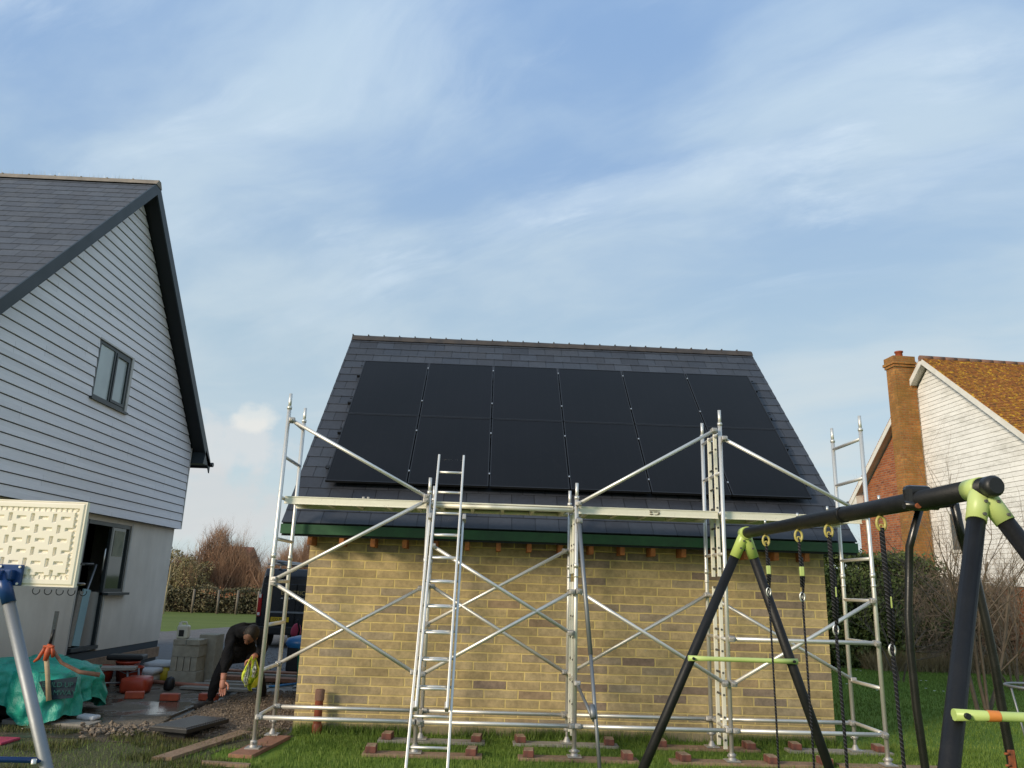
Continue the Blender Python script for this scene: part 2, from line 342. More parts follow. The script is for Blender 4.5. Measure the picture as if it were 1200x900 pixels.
# ------------------------------------------------------------------ mesh helpers
class MB:
    def __init__(s): s.v=[];s.f=[];s.sm=[];s.uv={};s.mi=[]
    def add(s,vs,fs,smooth=False,uvs=None,mi=0):
        o=len(s.v); s.v+= [tuple(v) for v in vs]
        for i,f in enumerate(fs):
            if uvs is not None: s.uv[len(s.f)]=uvs[i]
            s.f.append([o+k for k in f]); s.sm.append(smooth); s.mi.append(mi)
        return s
    def box(s,c,size,rz=0,rx=0,ry=0,bev=0,mi=0,M4=None):
        x,y,z=(k/2 for k in size)
        R=Matrix.Rotation(rz,3,'Z')@Matrix.Rotation(ry,3,'Y')@Matrix.Rotation(rx,3,'X')
        c=V(c)
        if bev<=0:
            P=[(-x,-y,-z),(x,-y,-z),(x,y,-z),(-x,y,-z),(-x,-y,z),(x,-y,z),(x,y,z),(-x,y,z)]
            F=[(0,3,2,1),(4,5,6,7),(0,1,5,4),(1,2,6,5),(2,3,7,6),(3,0,4,7)]
        else:
            bm=bmesh.new(); bmesh.ops.create_cube(bm,size=1)
            for v in bm.verts: v.co=V((v.co.x*2*x,v.co.y*2*y,v.co.z*2*z))
            bmesh.ops.bevel(bm,geom=bm.edges[:],offset=bev,segments=2,affect='EDGES',profile=.5)
            bm.verts.index_update()
            P=[v.co.copy() for v in bm.verts]; F=[[v.index for v in f.verts] for f in bm.faces]; bm.free()
        return s.add([c+R@V(p) for p in P],F,False,mi=mi)
    def aabb(s,a,b,bev=0,mi=0):
        a=V(a);b=V(b); return s.box((a+b)/2,tuple(abs(k) for k in (b-a)),bev=bev,mi=mi)
    def tube(s,p0,p1,r,n=10,r1=None,caps=True,mi=0): return s.path([p0,p1],[r,r if r1 is None else r1],n,caps,mi)
    def path(s,pts,rs,n=10,caps=True,mi=0):
        pts=[V(p) for p in pts]
        if not hasattr(rs,'__len__'): rs=[rs]*len(pts)
        vs=[];fs=[]
        d=(pts[1]-pts[0]).normalized()
        up=V((0,0,1)) if abs(d.z)<.9 else V((1,0,0))
        a=d.cross(up).normalized()
        for i,p in enumerate(pts):
            if i==0: t=pts[1]-pts[0]
            elif i==len(pts)-1: t=pts[-1]-pts[-2]
            else: t=(pts[i+1]-pts[i]).normalized()+(pts[i]-pts[i-1]).normalized()
            t.normalize(); a=(a-t*a.dot(t)).normalized(); b=t.cross(a)
            for k in range(n):
                th=2*math.pi*k/n; vs.append(p+(a*math.cos(th)+b*math.sin(th))*rs[i])
        for i in range(len(pts)-1):
            for k in range(n):
                k2=(k+1)%n; fs.append((i*n+k,i*n+k2,(i+1)*n+k2,(i+1)*n+k))
        s.add(vs,fs,True,mi=mi)
        if caps:
            o=len(s.v)-len(vs)
            s.f.append([o+k for k in range(n)][::-1]); s.sm.append(False); s.mi.append(mi)
            s.f.append([o+(len(pts)-1)*n+k for k in range(n)]); s.sm.append(False); s.mi.append(mi)
        return s
    def lathe(s,c,prof,n=20,mi=0,sx=1,sy=1):
        vs=[];fs=[];c=V(c)
        for r,z in prof:
            for k in range(n):
                th=2*math.pi*k/n; vs.append(c+V((r*sx*math.cos(th),r*sy*math.sin(th),z)))
        m=len(prof)
        for i in range(m-1):
            for k in range(n):
                k2=(k+1)%n; fs.append((i*n+k,i*n+k2,(i+1)*n+k2,(i+1)*n+k))
        return s.add(vs,fs,True,mi=mi)
    def prism(s,poly,d,mi=0):
        """poly: list of 3d points, extruded by vector d"""
        d=V(d);n=len(poly);P=[V(p) for p in poly];vs=P+[p+d for p in P]
        fs=[list(range(n))[::-1],[n+i for i in range(n)]]+[(i,(i+1)%n,n+(i+1)%n,n+i) for i in range(n)]
        return s.add(vs,fs,mi=mi)
    def quad(s,a,b,c,d,uv=None): return s.add([a,b,c,d],[(0,1,2,3)],False,[uv] if uv else None)
    def torus(s,c,R,r,n=24,m=8,rot=None,sx=1,sy=1):
        pts=[]
        rot=rot or Matrix.Identity(3); c=V(c)
        for i in range(n+1):
            a=2*math.pi*i/n; pts.append(c+rot@V((R*sx*math.cos(a),R*sy*math.sin(a),0)))
        return s.path(pts,r,m,False)
    def merge(s,o):
        k=len(s.v); kf=len(s.f); s.v+=o.v; s.f+=[[k+i for i in f] for f in o.f]; s.sm+=o.sm; s.mi+=o.mi
        for a,b in o.uv.items(): s.uv[kf+a]=b
        return s
ORG={}
def finish(o,label,cat,group,kind):
    if label: o['label']=label
    if cat: o['category']=cat
    if group: o['group']=group
    if kind: o['kind']=kind
def mesh_of(name,mb,mats,off):
    me=bpy.data.meshes.new(name)
    me.from_pydata([(v[0]-off[0],v[1]-off[1],v[2]-off[2]) for v in mb.v],[],mb.f)
    me.polygons.foreach_set('use_smooth',mb.sm); me.polygons.foreach_set('material_index',mb.mi)
    if mb.uv:
        ul=me.uv_layers.new(name='UVMap')
        for fi,uv in mb.uv.items():
            p=me.polygons[fi]
            for k,li in enumerate(p.loop_indices): ul.data[li].uv=uv[k]
    for m in (mats if isinstance(mats,(list,tuple)) else [mats]): me.materials.append(m)
    me.validate(); 
    return me
def T(name,label,cat,loc=(0,0,0),rz=0,group=None,local=False,kind=None):
    o=bpy.data.objects.new(name,None); o.empty_display_size=.2; COL.objects.link(o); o.location=loc; o.rotation_euler=(0,0,rz)
    ORG[o.name]=(0,0,0) if local else tuple(loc); finish(o,label,cat,group,kind); return o
def P(name,mb,mat,parent=None,label=None,cat=None,group=None,kind=None,org=None):
    off=ORG[parent.name] if parent else (org or (0,0,0))
    o=bpy.data.objects.new(name,mesh_of(name,mb,mat,off)); COL.objects.link(o)
    if parent: o.parent=parent; ORG[o.name]=off
    else: o.location=off; ORG[o.name]=off
    finish(o,label,cat,group,kind); return o
def copy_tree(o,parent=None):
    c=o.copy(); COL.objects.link(c)
    if parent: c.parent=parent
    for ch in list(o.children): copy_tree(ch,c)
    return c
def npmesh(name,verts,faces_n,mat,smooth=False):
    """verts (N,3), faces consecutive groups of faces_n vertices"""
    n=len(verts); me=bpy.data.meshes.new(name); nf=n//faces_n
    me.vertices.add(n); me.vertices.foreach_set('co',np.asarray(verts,np.float32).ravel())
    me.loops.add(n); me.loops.foreach_set('vertex_index',np.arange(n,dtype=np.int32))
    me.polygons.add(nf); me.polygons.foreach_set('loop_start',np.arange(0,n,faces_n,dtype=np.int32))
    me.update(calc_edges=True); me.validate(); me.materials.append(mat)
    return me
def NPO(name,verts,k,mat,parent=None,label=None,cat=None,group=None,kind=None,org=(0,0,0)):
    off=ORG[parent.name] if parent else org
    o=bpy.data.objects.new(name,npmesh(name,np.asarray(verts)-np.array(off),k,mat)); COL.objects.link(o)
    if parent: o.parent=parent; ORG[o.name]=off
    else: o.location=off
    finish(o,label,cat,group,kind); return o
def leaves(cent,size,flat=0.):
    """quads around centres: (N,3)-> (4N,3)"""
    n=len(cent); a=RNG.normal(size=(n,3)); a/=np.linalg.norm(a,axis=1)[:,None]
    b=RNG.normal(size=(n,3)); b-=a*(a*b).sum(1)[:,None]; b/=np.linalg.norm(b,axis=1)[:,None]
    s=(size*RNG.uniform(.6,1.3,n))[:,None]; w=s*.5
    return np.stack([cent-a*s,cent+b*w,cent+a*s,cent-b*w],1).reshape(-1,3)
def blades(pos,h,w,lean=.4):
    n=len(pos); th=RNG.uniform(0,2*np.pi,n); d=np.stack([np.cos(th),np.sin(th),np.zeros(n)],1)
    hh=(h*RNG.uniform(.45,1.25,n))[:,None]; ww=w*RNG.uniform(.7,1.3,n)[:,None]
    ph=RNG.uniform(0,2*np.pi,n); l=np.stack([np.cos(ph),np.sin(ph),np.zeros(n)],1)*(RNG.uniform(0,lean,n)[:,None])*hh
    top=pos+l+np.array([0,0,1])*hh
    return np.stack([pos-d*ww,pos+d*ww,top],1).reshape(-1,3)
def twigs(p0,p1,r):
    """thin 3 sided spikes from p0 to p1"""
    n=len(p0); d=p1-p0; L=np.linalg.norm(d,axis=1)[:,None]+1e-6; d=d/L
    u=np.cross(d,RNG.normal(size=(n,3))); u/=np.linalg.norm(u,axis=1)[:,None]+1e-9; w=np.cross(d,u)
    r=np.broadcast_to(np.asarray(r,float).reshape(-1,1),(n,1)); out=[]
    c=[p0+(u*math.cos(a)+w*math.sin(a))*r for a in (0,2.094,4.189)]
    for i in range(3): out.append(np.stack([c[i],c[(i+1)%3],p1],1))
    return np.concatenate(out,1).reshape(-1,3)
def branchy(base,height,nstem,levels,spread,r0,seed,ratio=.62,droop=0.,kids=4,up=.35):
    """recursive bare shrub/tree. returns MB of stems and twig arrays"""
    rnd=random.Random(seed); mb=MB(); A=[];B=[];Rr=[]
    def rec(p,d,L,r,lv):
        n=4 if lv>=levels-1 else 3
        pts=[p];rs=[r];q=p.copy();dd=d.copy()
        for i in range(n):
            dd=(dd+V((rnd.gauss(0,.13),rnd.gauss(0,.13),rnd.gauss(0,.08)+up*.12-droop*.1))).normalized()
            q=q+dd*(L/n); pts.append(q.copy()); rs.append(r*(1-.55*(i+1)/n))
        if lv>=2: mb.path(pts,rs,6 if lv==levels else 4,False)
        else:
            for i in range(n): A.append(tuple(pts[i]));B.append(tuple(pts[i+1]+ (pts[i+1]-pts[i])*.15));Rr.append(rs[i])
        if lv==0: return
        for k in range(kids+(1 if lv==levels else 0)):
            f=rnd.uniform(.3,1.); idx=min(int(f*n),n-1); pp=pts[idx].lerp(pts[idx+1],f*n-idx)
            ax=V((rnd.gauss(0,1),rnd.gauss(0,1),rnd.gauss(0,.4)+up)).normalized()
            nd=(dd*1.0+ax*rnd.uniform(.55,1.0)).normalized()
            rec(pp,nd,L*ratio*rnd.uniform(.7,1.15),rs[idx]*.6,lv-1)
    for k in range(nstem):
        a=rnd.uniform(0,6.28); sp=rnd.uniform(0,spread)
        d=V((math.cos(a)*sp,math.sin(a)*sp,1)).normalized()
        rec(V(base)+V((math.cos(a)*.1*min(1,nstem-1),math.sin(a)*.1*min(1,nstem-1),-.02)),d,height*rnd.uniform(.42,.6),r0*rnd.uniform(.7,1.1),levels)
    return mb,twigs(np.array(A),np.array(B),np.array(Rr)) if A else None
def text_mb(s,size,loc,Rm,depth=.002,align='CENTER',mi=0):
    cu=bpy.data.curves.new('t','FONT'); cu.body=s; cu.size=size; cu.extrude=depth; cu.align_x=align; cu.align_y='CENTER'
    o=bpy.data.objects.new('t',cu); COL.objects.link(o)
    dg=bpy.context.evaluated_depsgraph_get(); me=bpy.data.meshes.new_from_object(o.evaluated_get(dg))
    mb=MB(); mb.add([V(loc)+Rm@v.co for v in me.vertices],[list(p.vertices) for p in me.polygons],mi=mi)
    bpy.data.objects.remove(o); bpy.data.curves.remove(cu); bpy.data.meshes.remove(me); return mb
FRONT=Matrix(((1,0,0),(0,0,-1),(0,1,0)))   # text facing -Y
def skin_mb(verts,edges,radii,root=0,sub=2,mi=0):
    me=bpy.data.meshes.new('s'); me.from_pydata(verts,edges,[]); o=bpy.data.objects.new('s',me); COL.objects.link(o)
    o.modifiers.new('k','SKIN')
    for i,r in enumerate(radii):
        sv=me.skin_vertices[0].data[i]; sv.radius=(r,r) if not isinstance(r,tuple) else r; sv.use_root=(i==root)
    if sub: m=o.modifiers.new('u','SUBSURF'); m.levels=sub; m.render_levels=sub
    dg=bpy.context.evaluated_depsgraph_get(); e=bpy.data.meshes.new_from_object(o.evaluated_get(dg))
    mb=MB(); mb.add([v.co.copy() for v in e.vertices],[list(p.vertices) for p in e.polygons],True,mi=mi)
    bpy.data.objects.remove(o); bpy.data.meshes.remove(me); bpy.data.meshes.remove(e); return mb
# ------------------------------------------------------------------ camera, light, sky
f=909.03; CX,CY,CZ=2.5422,-9.6262,1.8926; yaw,pit,rol=.026013,.255881,.032753
F_=V((math.sin(yaw)*math.cos(pit),math.cos(yaw)*math.cos(pit),math.sin(pit)))
R0=V((math.cos(yaw),-math.sin(yaw),0)); U0=R0.cross(F_)
R_=R0*math.cos(rol)+U0*math.sin(rol); U_=-R0*math.sin(rol)+U0*math.cos(rol)
cd=bpy.data.cameras.new('camera'); cam=bpy.data.objects.new('camera',cd); COL.objects.link(cam)
cam.matrix_world=Matrix(((R_.x,U_.x,-F_.x,CX),(R_.y,U_.y,-F_.y,CY),(R_.z,U_.z,-F_.z,CZ),(0,0,0,1)))
cd.sensor_width=36; cd.lens=f/1200*36; cd.clip_end=3000; cd.clip_start=.05; scn.camera=cam
SUN=V((-.78,-.60,.36)).normalized()
sl=bpy.data.lights.new('sun','SUN'); sl.energy=3.6; sl.angle=math.radians(14); sl.color=(1,.86,.66)
so=bpy.data.objects.new('sun',sl); COL.objects.link(so); so.rotation_euler=SUN.to_track_quat('Z','Y').to_euler(); so.location=(-20,-20,20)
w=bpy.data.worlds.new('World'); scn.world=w; w.use_nodes=True; nt=w.node_tree; nt.nodes.clear()
class WT(NT):
    def __init__(s,nt): s.t=nt; s.out=nt.nodes.new('ShaderNodeOutputWorld')
t=WT(nt)
sky=t.n('ShaderNodeTexSky'); sky.sky_type='NISHITA'; sky.sun_disc=False
sky.sun_elevation=math.asin(SUN.z); sky.sun_rotation=math.atan2(SUN.x,SUN.y); sky.air_density=1.; sky.dust_density=1.4; sky.ozone_density=1.5
g=t.coord('Generated'); gx,gy,gz=t.sep(g)
den=t.math('ADD',t.math('MAXIMUM',gz,0.),.16)
pl=t.comb(t.math('DIVIDE',gx,den),t.math('DIVIDE',gy,den),0.)
wn=t.n('ShaderNodeTexNoise'); t.link(pl,wn.inputs['Vector']); wn.inputs['Scale'].default_value=.9; wn.inputs['Detail'].default_value=3
wv=t.n('ShaderNodeVectorMath',operation='MULTIPLY_ADD'); t.link(wn.outputs['Color'],wv.inputs[0]); wv.inputs[1].default_value=(.55,.55,0); t.link(pl,wv.inputs[2]); plw=wv.outputs[0]
rotd=t.mapping(plw,rot=(0,0,math.radians(36)))
c1=t.noise(t.mapping(rotd,scale=(.7,1.3,1),loc=(1.3,2.4,0)),1.5,8,.55)
c2=t.noise(t.mapping(pl,loc=(3.1,7.7,0)),.7,4,.5)
veil=t.math('ADD',t.math('MULTIPLY',c1,.6),t.math('MULTIPLY',c2,.45))
vf=t.smooth(veil,.43,.64)
skyc=t.mix(1.,sky.outputs[0],(.135,.135,.135),'MULTIPLY')
hor=t.smooth(gz,.02,.85)
base=t.ramp(hor,[(0,(.56,.66,.70)),(.25,(.43,.575,.69)),(.6,(.32,.48,.72)),(1,(.26,.43,.73))])
base=t.mix(.82,skyc,base)
cl=t.ramp(hor,[(0,(.62,.68,.69)),(.3,(.53,.64,.72)),(1,(.52,.67,.82))])
c=t.mix(t.math('MULTIPLY',vf,.85),base,cl)
ws=t.smooth(t.noise(t.mapping(rotd,scale=(.6,2.0,1),loc=(5.2,3.1,0)),1.5,9,.62,.3),.49,.68)
ws=t.math('MULTIPLY',ws,t.smooth(gz,.22,.5))
lum=t.smooth(t.noise(t.mapping(plw,loc=(8,1,0)),3.2,7,.55),.45,.68)
c=t.mix(t.math('MULTIPLY',t.math('MULTIPLY',ws,t.math('ADD',.35,t.math('MULTIPLY',lum,.65))),.72),c,(.68,.79,.89))
# small cumulus low on the left, above the hedge
def puff(dirv,w_,h_,amt,cc,c):
    dx,dy,dz=dirv
    az=t.math('SUBTRACT',t.math('DIVIDE',gx,t.math('MAXIMUM',gy,.01)),dx/dy)
    el=t.math('SUBTRACT',gz,dz)
    nz=t.noise(g,24,6,.55)
    nn=t.math('MULTIPLY',t.math('SUBTRACT',nz,.5),4.2)
    d2=t.math('ADD',t.math('POWER',t.math('DIVIDE',az,w_),2.),t.math('POWER',t.math('DIVIDE',el,h_),2.))
    mk=t.math('SUBTRACT',1.,t.smooth(t.math('ADD',d2,nn),.1,1.5))
    front=t.math('GREATER_THAN',gy,0.)
    return t.mix(t.math('MULTIPLY',t.math('MULTIPLY',mk,front),amt),c,cc)
def pdir(x,y): return (F_+R_*((x-600)/f)-U_*((y-450)/f)).normalized()
c=puff(pdir(262,520),.085,.035,.75,(.66,.68,.69),c)
c=puff(pdir(296,488),.036,.017,.55,(.84,.82,.76),c)
c=puff(pdir(238,590),.12,.045,.7,(.62,.63,.64),c)
bg=t.n('ShaderNodeBackground'); t.link(c,bg.inputs[0]); bg.inputs[1].default_value=1.08
t.link(bg.outputs[0],t.out.inputs[0])
scn.view_settings.view_transform='Standard'; scn.view_settings.look='None'; scn.view_settings.exposure=0; scn.view_settings.gamma=1
# ------------------------------------------------------------------ ground
def sheet(name,poly,z,mat,edge=.25,seed=1):
    """polygon with a ragged outline"""
    rnd=random.Random(seed); pts=[]
    n=len(poly)
    for i in range(n):
        a=V(poly[i]+(0,));b=V(poly[(i+1)%n]+(0,)); k=max(2,int((b-a).length/.35)) if edge else 1
        for j in range(k):
            q=a.lerp(b,j/k); pts.append((q.x+rnd.gauss(0,edge*.3),q.y+rnd.gauss(0,edge*.3),z))
    mb=MB(); mb.add(pts,[list(range(len(pts)))]); return P(name,mb,mat,kind='structure')
mb=MB(); mb.add([(-600,-600,0),(600,-600,0),(600,900,0),(-600,900,0)],[(0,1,2,3)]); P('lawn',mb,M['lawn'],kind='structure')
sheet('gravel_drive',[(-30,5.2),(-3.2,5.2),(0.,5.2),(8.5,5.2),(9,9),(9,26),(-3,33),(-6.2,27.5),(-8.5,19.3),(-12,18.2),(-30,17)],.004,M['gravel'],.15,2)
sheet('worn_ground',[(-6.5,-2.5),(-.4,-2.5),(-.1,-1.2),(-.35,-.2),(.1,.5),(.12,1.2),(-6.5,1.2)],.004,M['worn'],.4,9)
sheet('mud',[(-6,.55),(-3.4,.35),(-2.2,.45),(-1.1,.15),(-.5,.25),(.12,.75),(.128,1.2),(.128,6.5),(-6,6.5)],.008,M['mud'],.2,3)
# dirt mound near the garage corner (part of the terrain)
def height_patch(name,x0,x1,y0,y1,n,hf,mat,z0=.0):
    mb=MB(); vs=[];fs=[]
    for j in range(n+1):
        for i in range(n+1):
            x=x0+(x1-x0)*i/n;y=y0+(y1-y0)*j/n; vs.append((x,y,z0+hf(x,y)))
    for j in range(n):
        for i in range(n): a=j*(n+1)+i; fs.append((a,a+1,a+n+2,a+n+1))
    mb.add(vs,fs,True); return P(name,mb,mat,kind='structure')
from mathutils import noise as mnoise
def moundh(x,y):
    a=((x+.72)/.85)**2+((y-2.9)/1.7)**2
    h=.10*max(0,1-a)+.03
    e=max(abs((x+.75)/.87),abs((y-2.75)/2.15)); 
    k=min(1,max(0,(1-e)*6))
    return (h+.05*mnoise.noise((x*4,y*4,0))+.02*mnoise.noise((x*14,y*14,3)))*k-.02*(1-k)+.002
height_patch('dirt',-1.62,.12,.6,4.9,70,moundh,M['dirt'])
mb=MB(); mb.box((-3.05,3.55,.02),(2.75,3.5,.05),rz=0,bev=.01); P('concrete_slab',mb,M['slab'],kind='structure')
mb=MB(); mb.box((-2.35,1.35,.015),(1.5,.9,.04),rz=.1,bev=.01); P('concrete_path',mb,M['slab'],kind='structure')
# grass
def sample(poly_test,n,x0,x1,y0,y1):
    p=np.zeros((0,2))
    while len(p)<n:
        q=np.stack([RNG.uniform(x0,x1,n),RNG.uniform(y0,y1,n)],1); q=q[poly_test(q)]; p=np.concatenate([p,q])
    return p[:n]
def in_front(q):
    x,y=q[:,0],q[:,1]
    wob=.16*np.sin(x*3.1)+.1*np.sin(x*7.7+1)
    inside=(x>.1)&(x<7.3)&(y>1.30)
    mud=(x<.15)&(y>.35+wob-.0*x)
    clear=np.zeros(len(x),bool)
    for (a,b,c,d) in BOARDS2D:
        clear|=(x>a)&(x<b)&(y>c)&(y<d)
    return ~inside&~mud&~clear
BOARDS2D=[(1.2,2.6,-.13,.1),(1.3,2.63,.7,.92),(2.98,4.38,-.13,.1),(2.95,4.3,.7,.92),(4.68,6.06,.7,.92),(4.7,6.65,-.13,.1),(6.4,7.75,.75,.95),(-.2,.3,-.4,.95)]
p=sample(in_front,95000,-5.5,9.2,-2.4,1.34); p=p[(p[:,0]>-.3+RNG.normal(0,.35,len(p)))|(RNG.random(len(p))<.18)]; z=np.zeros((len(p),1))
NPO('grass',blades(np.concatenate([p,z],1),.055,.0035),3,M['blade'],label='short green grass growing along the foot of the garage wall',cat='grass',kind='stuff')
# taller rough fringe against the wall
p=np.stack([RNG.uniform(.15,7.25,9000),1.31-np.abs(RNG.normal(0,.09,9000))],1); z=np.zeros((len(p),1))
dens=np.sin(p[:,0]*2.1)+np.sin(p[:,0]*5.3+1)*.6+RNG.normal(0,.6,len(p))>-.3; p=p[dens]; z=z[dens]
NPO('tall_grass',blades(np.concatenate([p,z],1),.13,.004,.6),3,M['blade'],label='longer tufts of grass against the brick wall base',cat='grass',kind='stuff')
def in_lawn(q): return (q[:,0]>7.35)|(q[:,1]<1.3)
p=sample(in_lawn,80000,7.35,19,-1.5,12.8); z=np.zeros((len(p),1))
NPO('lawn_grass',blades(np.concatenate([p,z],1),.05,.006),3,M['blade'],label='mown green lawn right of the garage up to the hedge',cat='grass',kind='stuff')
def in_mud(q):
    return (np.array([mnoise.noise((a*1.6,b*1.6,0)) for a,b in q])>.02)
p=sample(in_mud,16000,-5.5,.1,-2.2,1.25); z=np.full((len(p),1),.008)
NPO('worn_grass',blades(np.concatenate([p,z],1),.06,.004),3,M['blademud'],label='patchy worn grass at the edge of the mud on the left',cat='grass',kind='stuff')
def stones(name,n,fn,s0,s1,mat,label):
    mb=MB(); rnd=random.Random(5)
    base=[(1,0,0),(-1,0,0),(0,1,0),(0,-1,0),(0,0,1),(0,0,-1)]; fc=[(0,2,4),(2,1,4),(1,3,4),(3,0,4),(2,0,5),(1,2,5),(3,1,5),(0,3,5)]
    for i in range(n):
        x,y,z=fn(rnd); s=rnd.uniform(s0,s1); R=Matrix.Rotation(rnd.uniform(0,6),3,'Z')@Matrix.Rotation(rnd.uniform(0,3),3,'X')
        mb.add([V((x,y,z))+R@V((b[0]*s*rnd.uniform(.7,1.3),b[1]*s*rnd.uniform(.5,1.1),b[2]*s*rnd.uniform(.4,.8))) for b in base],fc)
    return P(name,mb,mat,label=label,cat='stones',kind='stuff')
def fs(r):
    while True:
        x=r.uniform(-1.6,.1);y=r.uniform(.7,4.6)
        if r.random()<.75: return (x,y,moundh(x,y)+.008)
stones('rubble',3600,fs,.006,.022,M['stone'],'pale stones and rubble scattered over the dug dirt beside the garage')
stones('loose_gravel',2200,lambda r:(r.uniform(-4.3,1),r.uniform(5.4,12.5),.012),.012,.03,M['pebble'],'loose grey gravel on the drive behind the garage corner')
stones('broken_rubble',260,lambda r:(-1.85+r.gauss(0,.22),.95+r.gauss(0,.16),.02+abs(r.gauss(0,.02))),.02,.055,M['stone'],'small heap of broken mortar and rubble left of the black grate')
# ------------------------------------------------------------------ sloped roof helper
def roof_rows(mb,x0,x1,eave,ridge,gauge,lift=.008,over=.03,axis='x'):
    """rows of slates on the plane between eave point and ridge point (both (a,z)) ; runs along x (or y)"""
    e=V((0,eave[0],eave[1])); r=V((0,ridge[0],ridge[1])); d=r-e; L=d.length; d.normalize(); n=V((1,0,0)).cross(d)
    if n.z<0: n=-n
    k=0; s=0.
    mk=lambda x,s_,h: V((x,0,0))+e+d*s_+n*h
    while s<L-.01:
        s1=min(L,s+gauge+over); se=min(L,s+gauge)
        a,b,c,dd=mk(x0,s,lift*1.6),mk(x1,s,lift*1.6),mk(x1,s1,.004),mk(x0,s1,.004)
        uv=[(x0,k*gauge+.001),(x1,k*gauge+.001),(x1,k*gauge+gauge*.999),(x0,k*gauge+gauge*.999)]
        lo=[mk(x0,s,-.004),mk(x1,s,-.004)]
        flip = (b-a).cross(dd-a).dot(n)<0
        mb.add([a,b,c,dd],[(3,2,1,0) if flip else (0,1,2,3)],False,[[uv[3],uv[2],uv[1],uv[0]] if flip else uv])
        mb.add([lo[0],lo[1],b,a],[(0,1,2,3)],False,[[uv[0],uv[1],uv[1],uv[0]]])
        mb.add([a,dd,mk(x0,s1,-.01),lo[0]],[(0,1,2,3)],False,[[uv[0]]*4]); mb.add([b,c,mk(x1,s1,-.01),lo[1]],[(0,1,2,3)],False,[[uv[1]]*4])
        k+=1; s+=gauge
    return mb
# ------------------------------------------------------------------ garage
GX0,GX1,GY0,GY1=.129,7.2613,1.33,8.24
EY,EZ,RY,RZ=.96,2.63,4.784,6.478
RX0,RX1=-.198,7.581
gar=T('garage','yellow brick garage with a dark slate roof carrying black solar panels','garage',((GX0+GX1)/2,GY0,0))
mb=MB()
sl_=(RZ-EZ)/(RY-EY); zt=EZ+sl_*(GY0-EY)-.16
mb.aabb((GX0,GY0,-.05),(GX1,GY0+.22,zt)); mb.aabb((GX0,GY1-.22,-.05),(GX1,GY1,zt))
for x in (GX0,GX1-.22):
    mb.prism([(x,GY0+.22,-.05),(x,GY1-.22,-.05),(x,GY1-.22,zt+.2),(x,RY,RZ-.2),(x,GY0+.22,zt+.2)],(.22,0,0))
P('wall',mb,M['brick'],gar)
roof=P('roof',roof_rows(roof_rows(MB(),RX0,RX1,(EY,EZ),(RY,RZ),.2485),RX0,RX1,(2*RY-EY,EZ),(RY,RZ),.2485),M['slate'],gar)
mb=MB() # roof deck under slates + verge undercloak
for sgn in (1,-1):
    e=(RY-sgn*(RY-EY-.02)); 
    mb.prism([(RX0+.01,e,EZ-.02),(RX0+.01,RY,RZ-.015),(RX0+.01,RY,RZ-.17),(RX0+.01,e,EZ-.17)],(RX1-RX0-.02,0,0))
P('roof_deck',mb,M['soffit'],gar)
mb=MB(); n=26; L=(RX1-RX0)/n
for i in range(n):
    x0=RX0+i*L; 
    prof=[(-.125,-.105),(-.07,-.02),(0,.022),(.07,-.02),(.125,-.105)]
    for k in range(4):
        a,b=prof[k],prof[k+1]
        mb.add([(x0+.004,RY+a[0],RZ+.02+a[1]),(x0+L+.004,RY+a[0],RZ+.02+a[1]-.004),(x0+L+.004,RY+b[0],RZ+.02+b[1]-.004),(x0+.004,RY+b[0],RZ+.02+b[1])],[(0,1,2,3)])
    mb.box((x0+.012,RY,RZ+.022),(.02,.13,.046))
P('ridge_tiles',mb,M['ridge'],roof)
P('fascia',MB().box(((RX0+RX1)/2,EY-.012,EZ-.080),(RX1-RX0,.024,.125)),M['fascia'],gar); mb=MB(); mb.box(((RX0+RX1)/2,2*RY-EY+.012,EZ-.098),(RX1-RX0,.024,.165)); P('fascia',mb,M['fascia'],gar)
x=GX0+.06; i=0
while x<GX1:
    mb=MB(); mb.box((x,1.16,2.43),(.06,.33,.15)); P('rafter_end',mb,M['rafter'],gar); x+=.4225*(.98+.04*random.random())
# ------------------------------------------------------------------ solar panels
e=V((0,EY,EZ)); d=(V((0,RY,RZ))-e); SL=d.length; d.normalize(); nrm=V((0,-d.z,d.y))
PX0,PX1=.2255,7.1949; s0=.1397*SL; s1=.788*SL
cw=(PX1-PX0)/6; ch=(s1-s0)/2
# mounting rails: one thing per array kept as its own object
for k in range(4):
    s=s0+(.42,1.32,2.2,3.1)[k]; mb=MB(); c=e+d*s+nrm*.055+V(((PX0+PX1)/2,0,0))
    mb.box(c,(PX1-PX0+.14,.045,.05),rx=math.atan2(d.z,d.y)); P('mounting_rail',mb,M['panelframe'],gar)
k=0
for sx in range(7):
    for s in (s0+.28,s0+1.32,s0+2.2,s0+3.3):
        x=PX0+sx*cw; mb=MB(); mb.box(e+d*s+nrm*.148+V((x+(-.012 if sx==0 else .012 if sx==6 else 0),0,0)),(.02 if 0<sx<6 else .03,.03,.012),rx=math.atan2(d.z,d.y)); P('clamp',mb,M['clampbright' if 0<sx<6 else 'panelframe'],gar)
rown={0:'lower',1:'upper'}; cn=['first','second','third','fourth','fifth','sixth']
for r in range(2):
    for cidx in range(6):
        a=PX0+cidx*cw+.009; b=PX0+(cidx+1)*cw-.009; q0=s0+r*ch+.006; q1=s0+(r+1)*ch-.006
        c=e+d*((q0+q1)/2)+V(((a+b)/2,0,0))
        rx=math.atan2(d.z,d.y)
        mb=MB(); mb.box(c+nrm*.127,(b-a-.03,q1-q0-.03,.012),rx=rx); th=P('solar_panel',mb,M['panel'],gar)
        mb=MB(); 
        for sg in (-1,1):
            mb.box(c+nrm*.1195+V((sg*((b-a)/2-.0075),0,0)),(.015,q1-q0,.035),rx=rx)
            mb.box(c+nrm*.1195+d*(sg*((q1-q0)/2-.0075)),(b-a-.03,.015,.035),rx=rx)
        P('frame',mb,M['panelframe'],th)
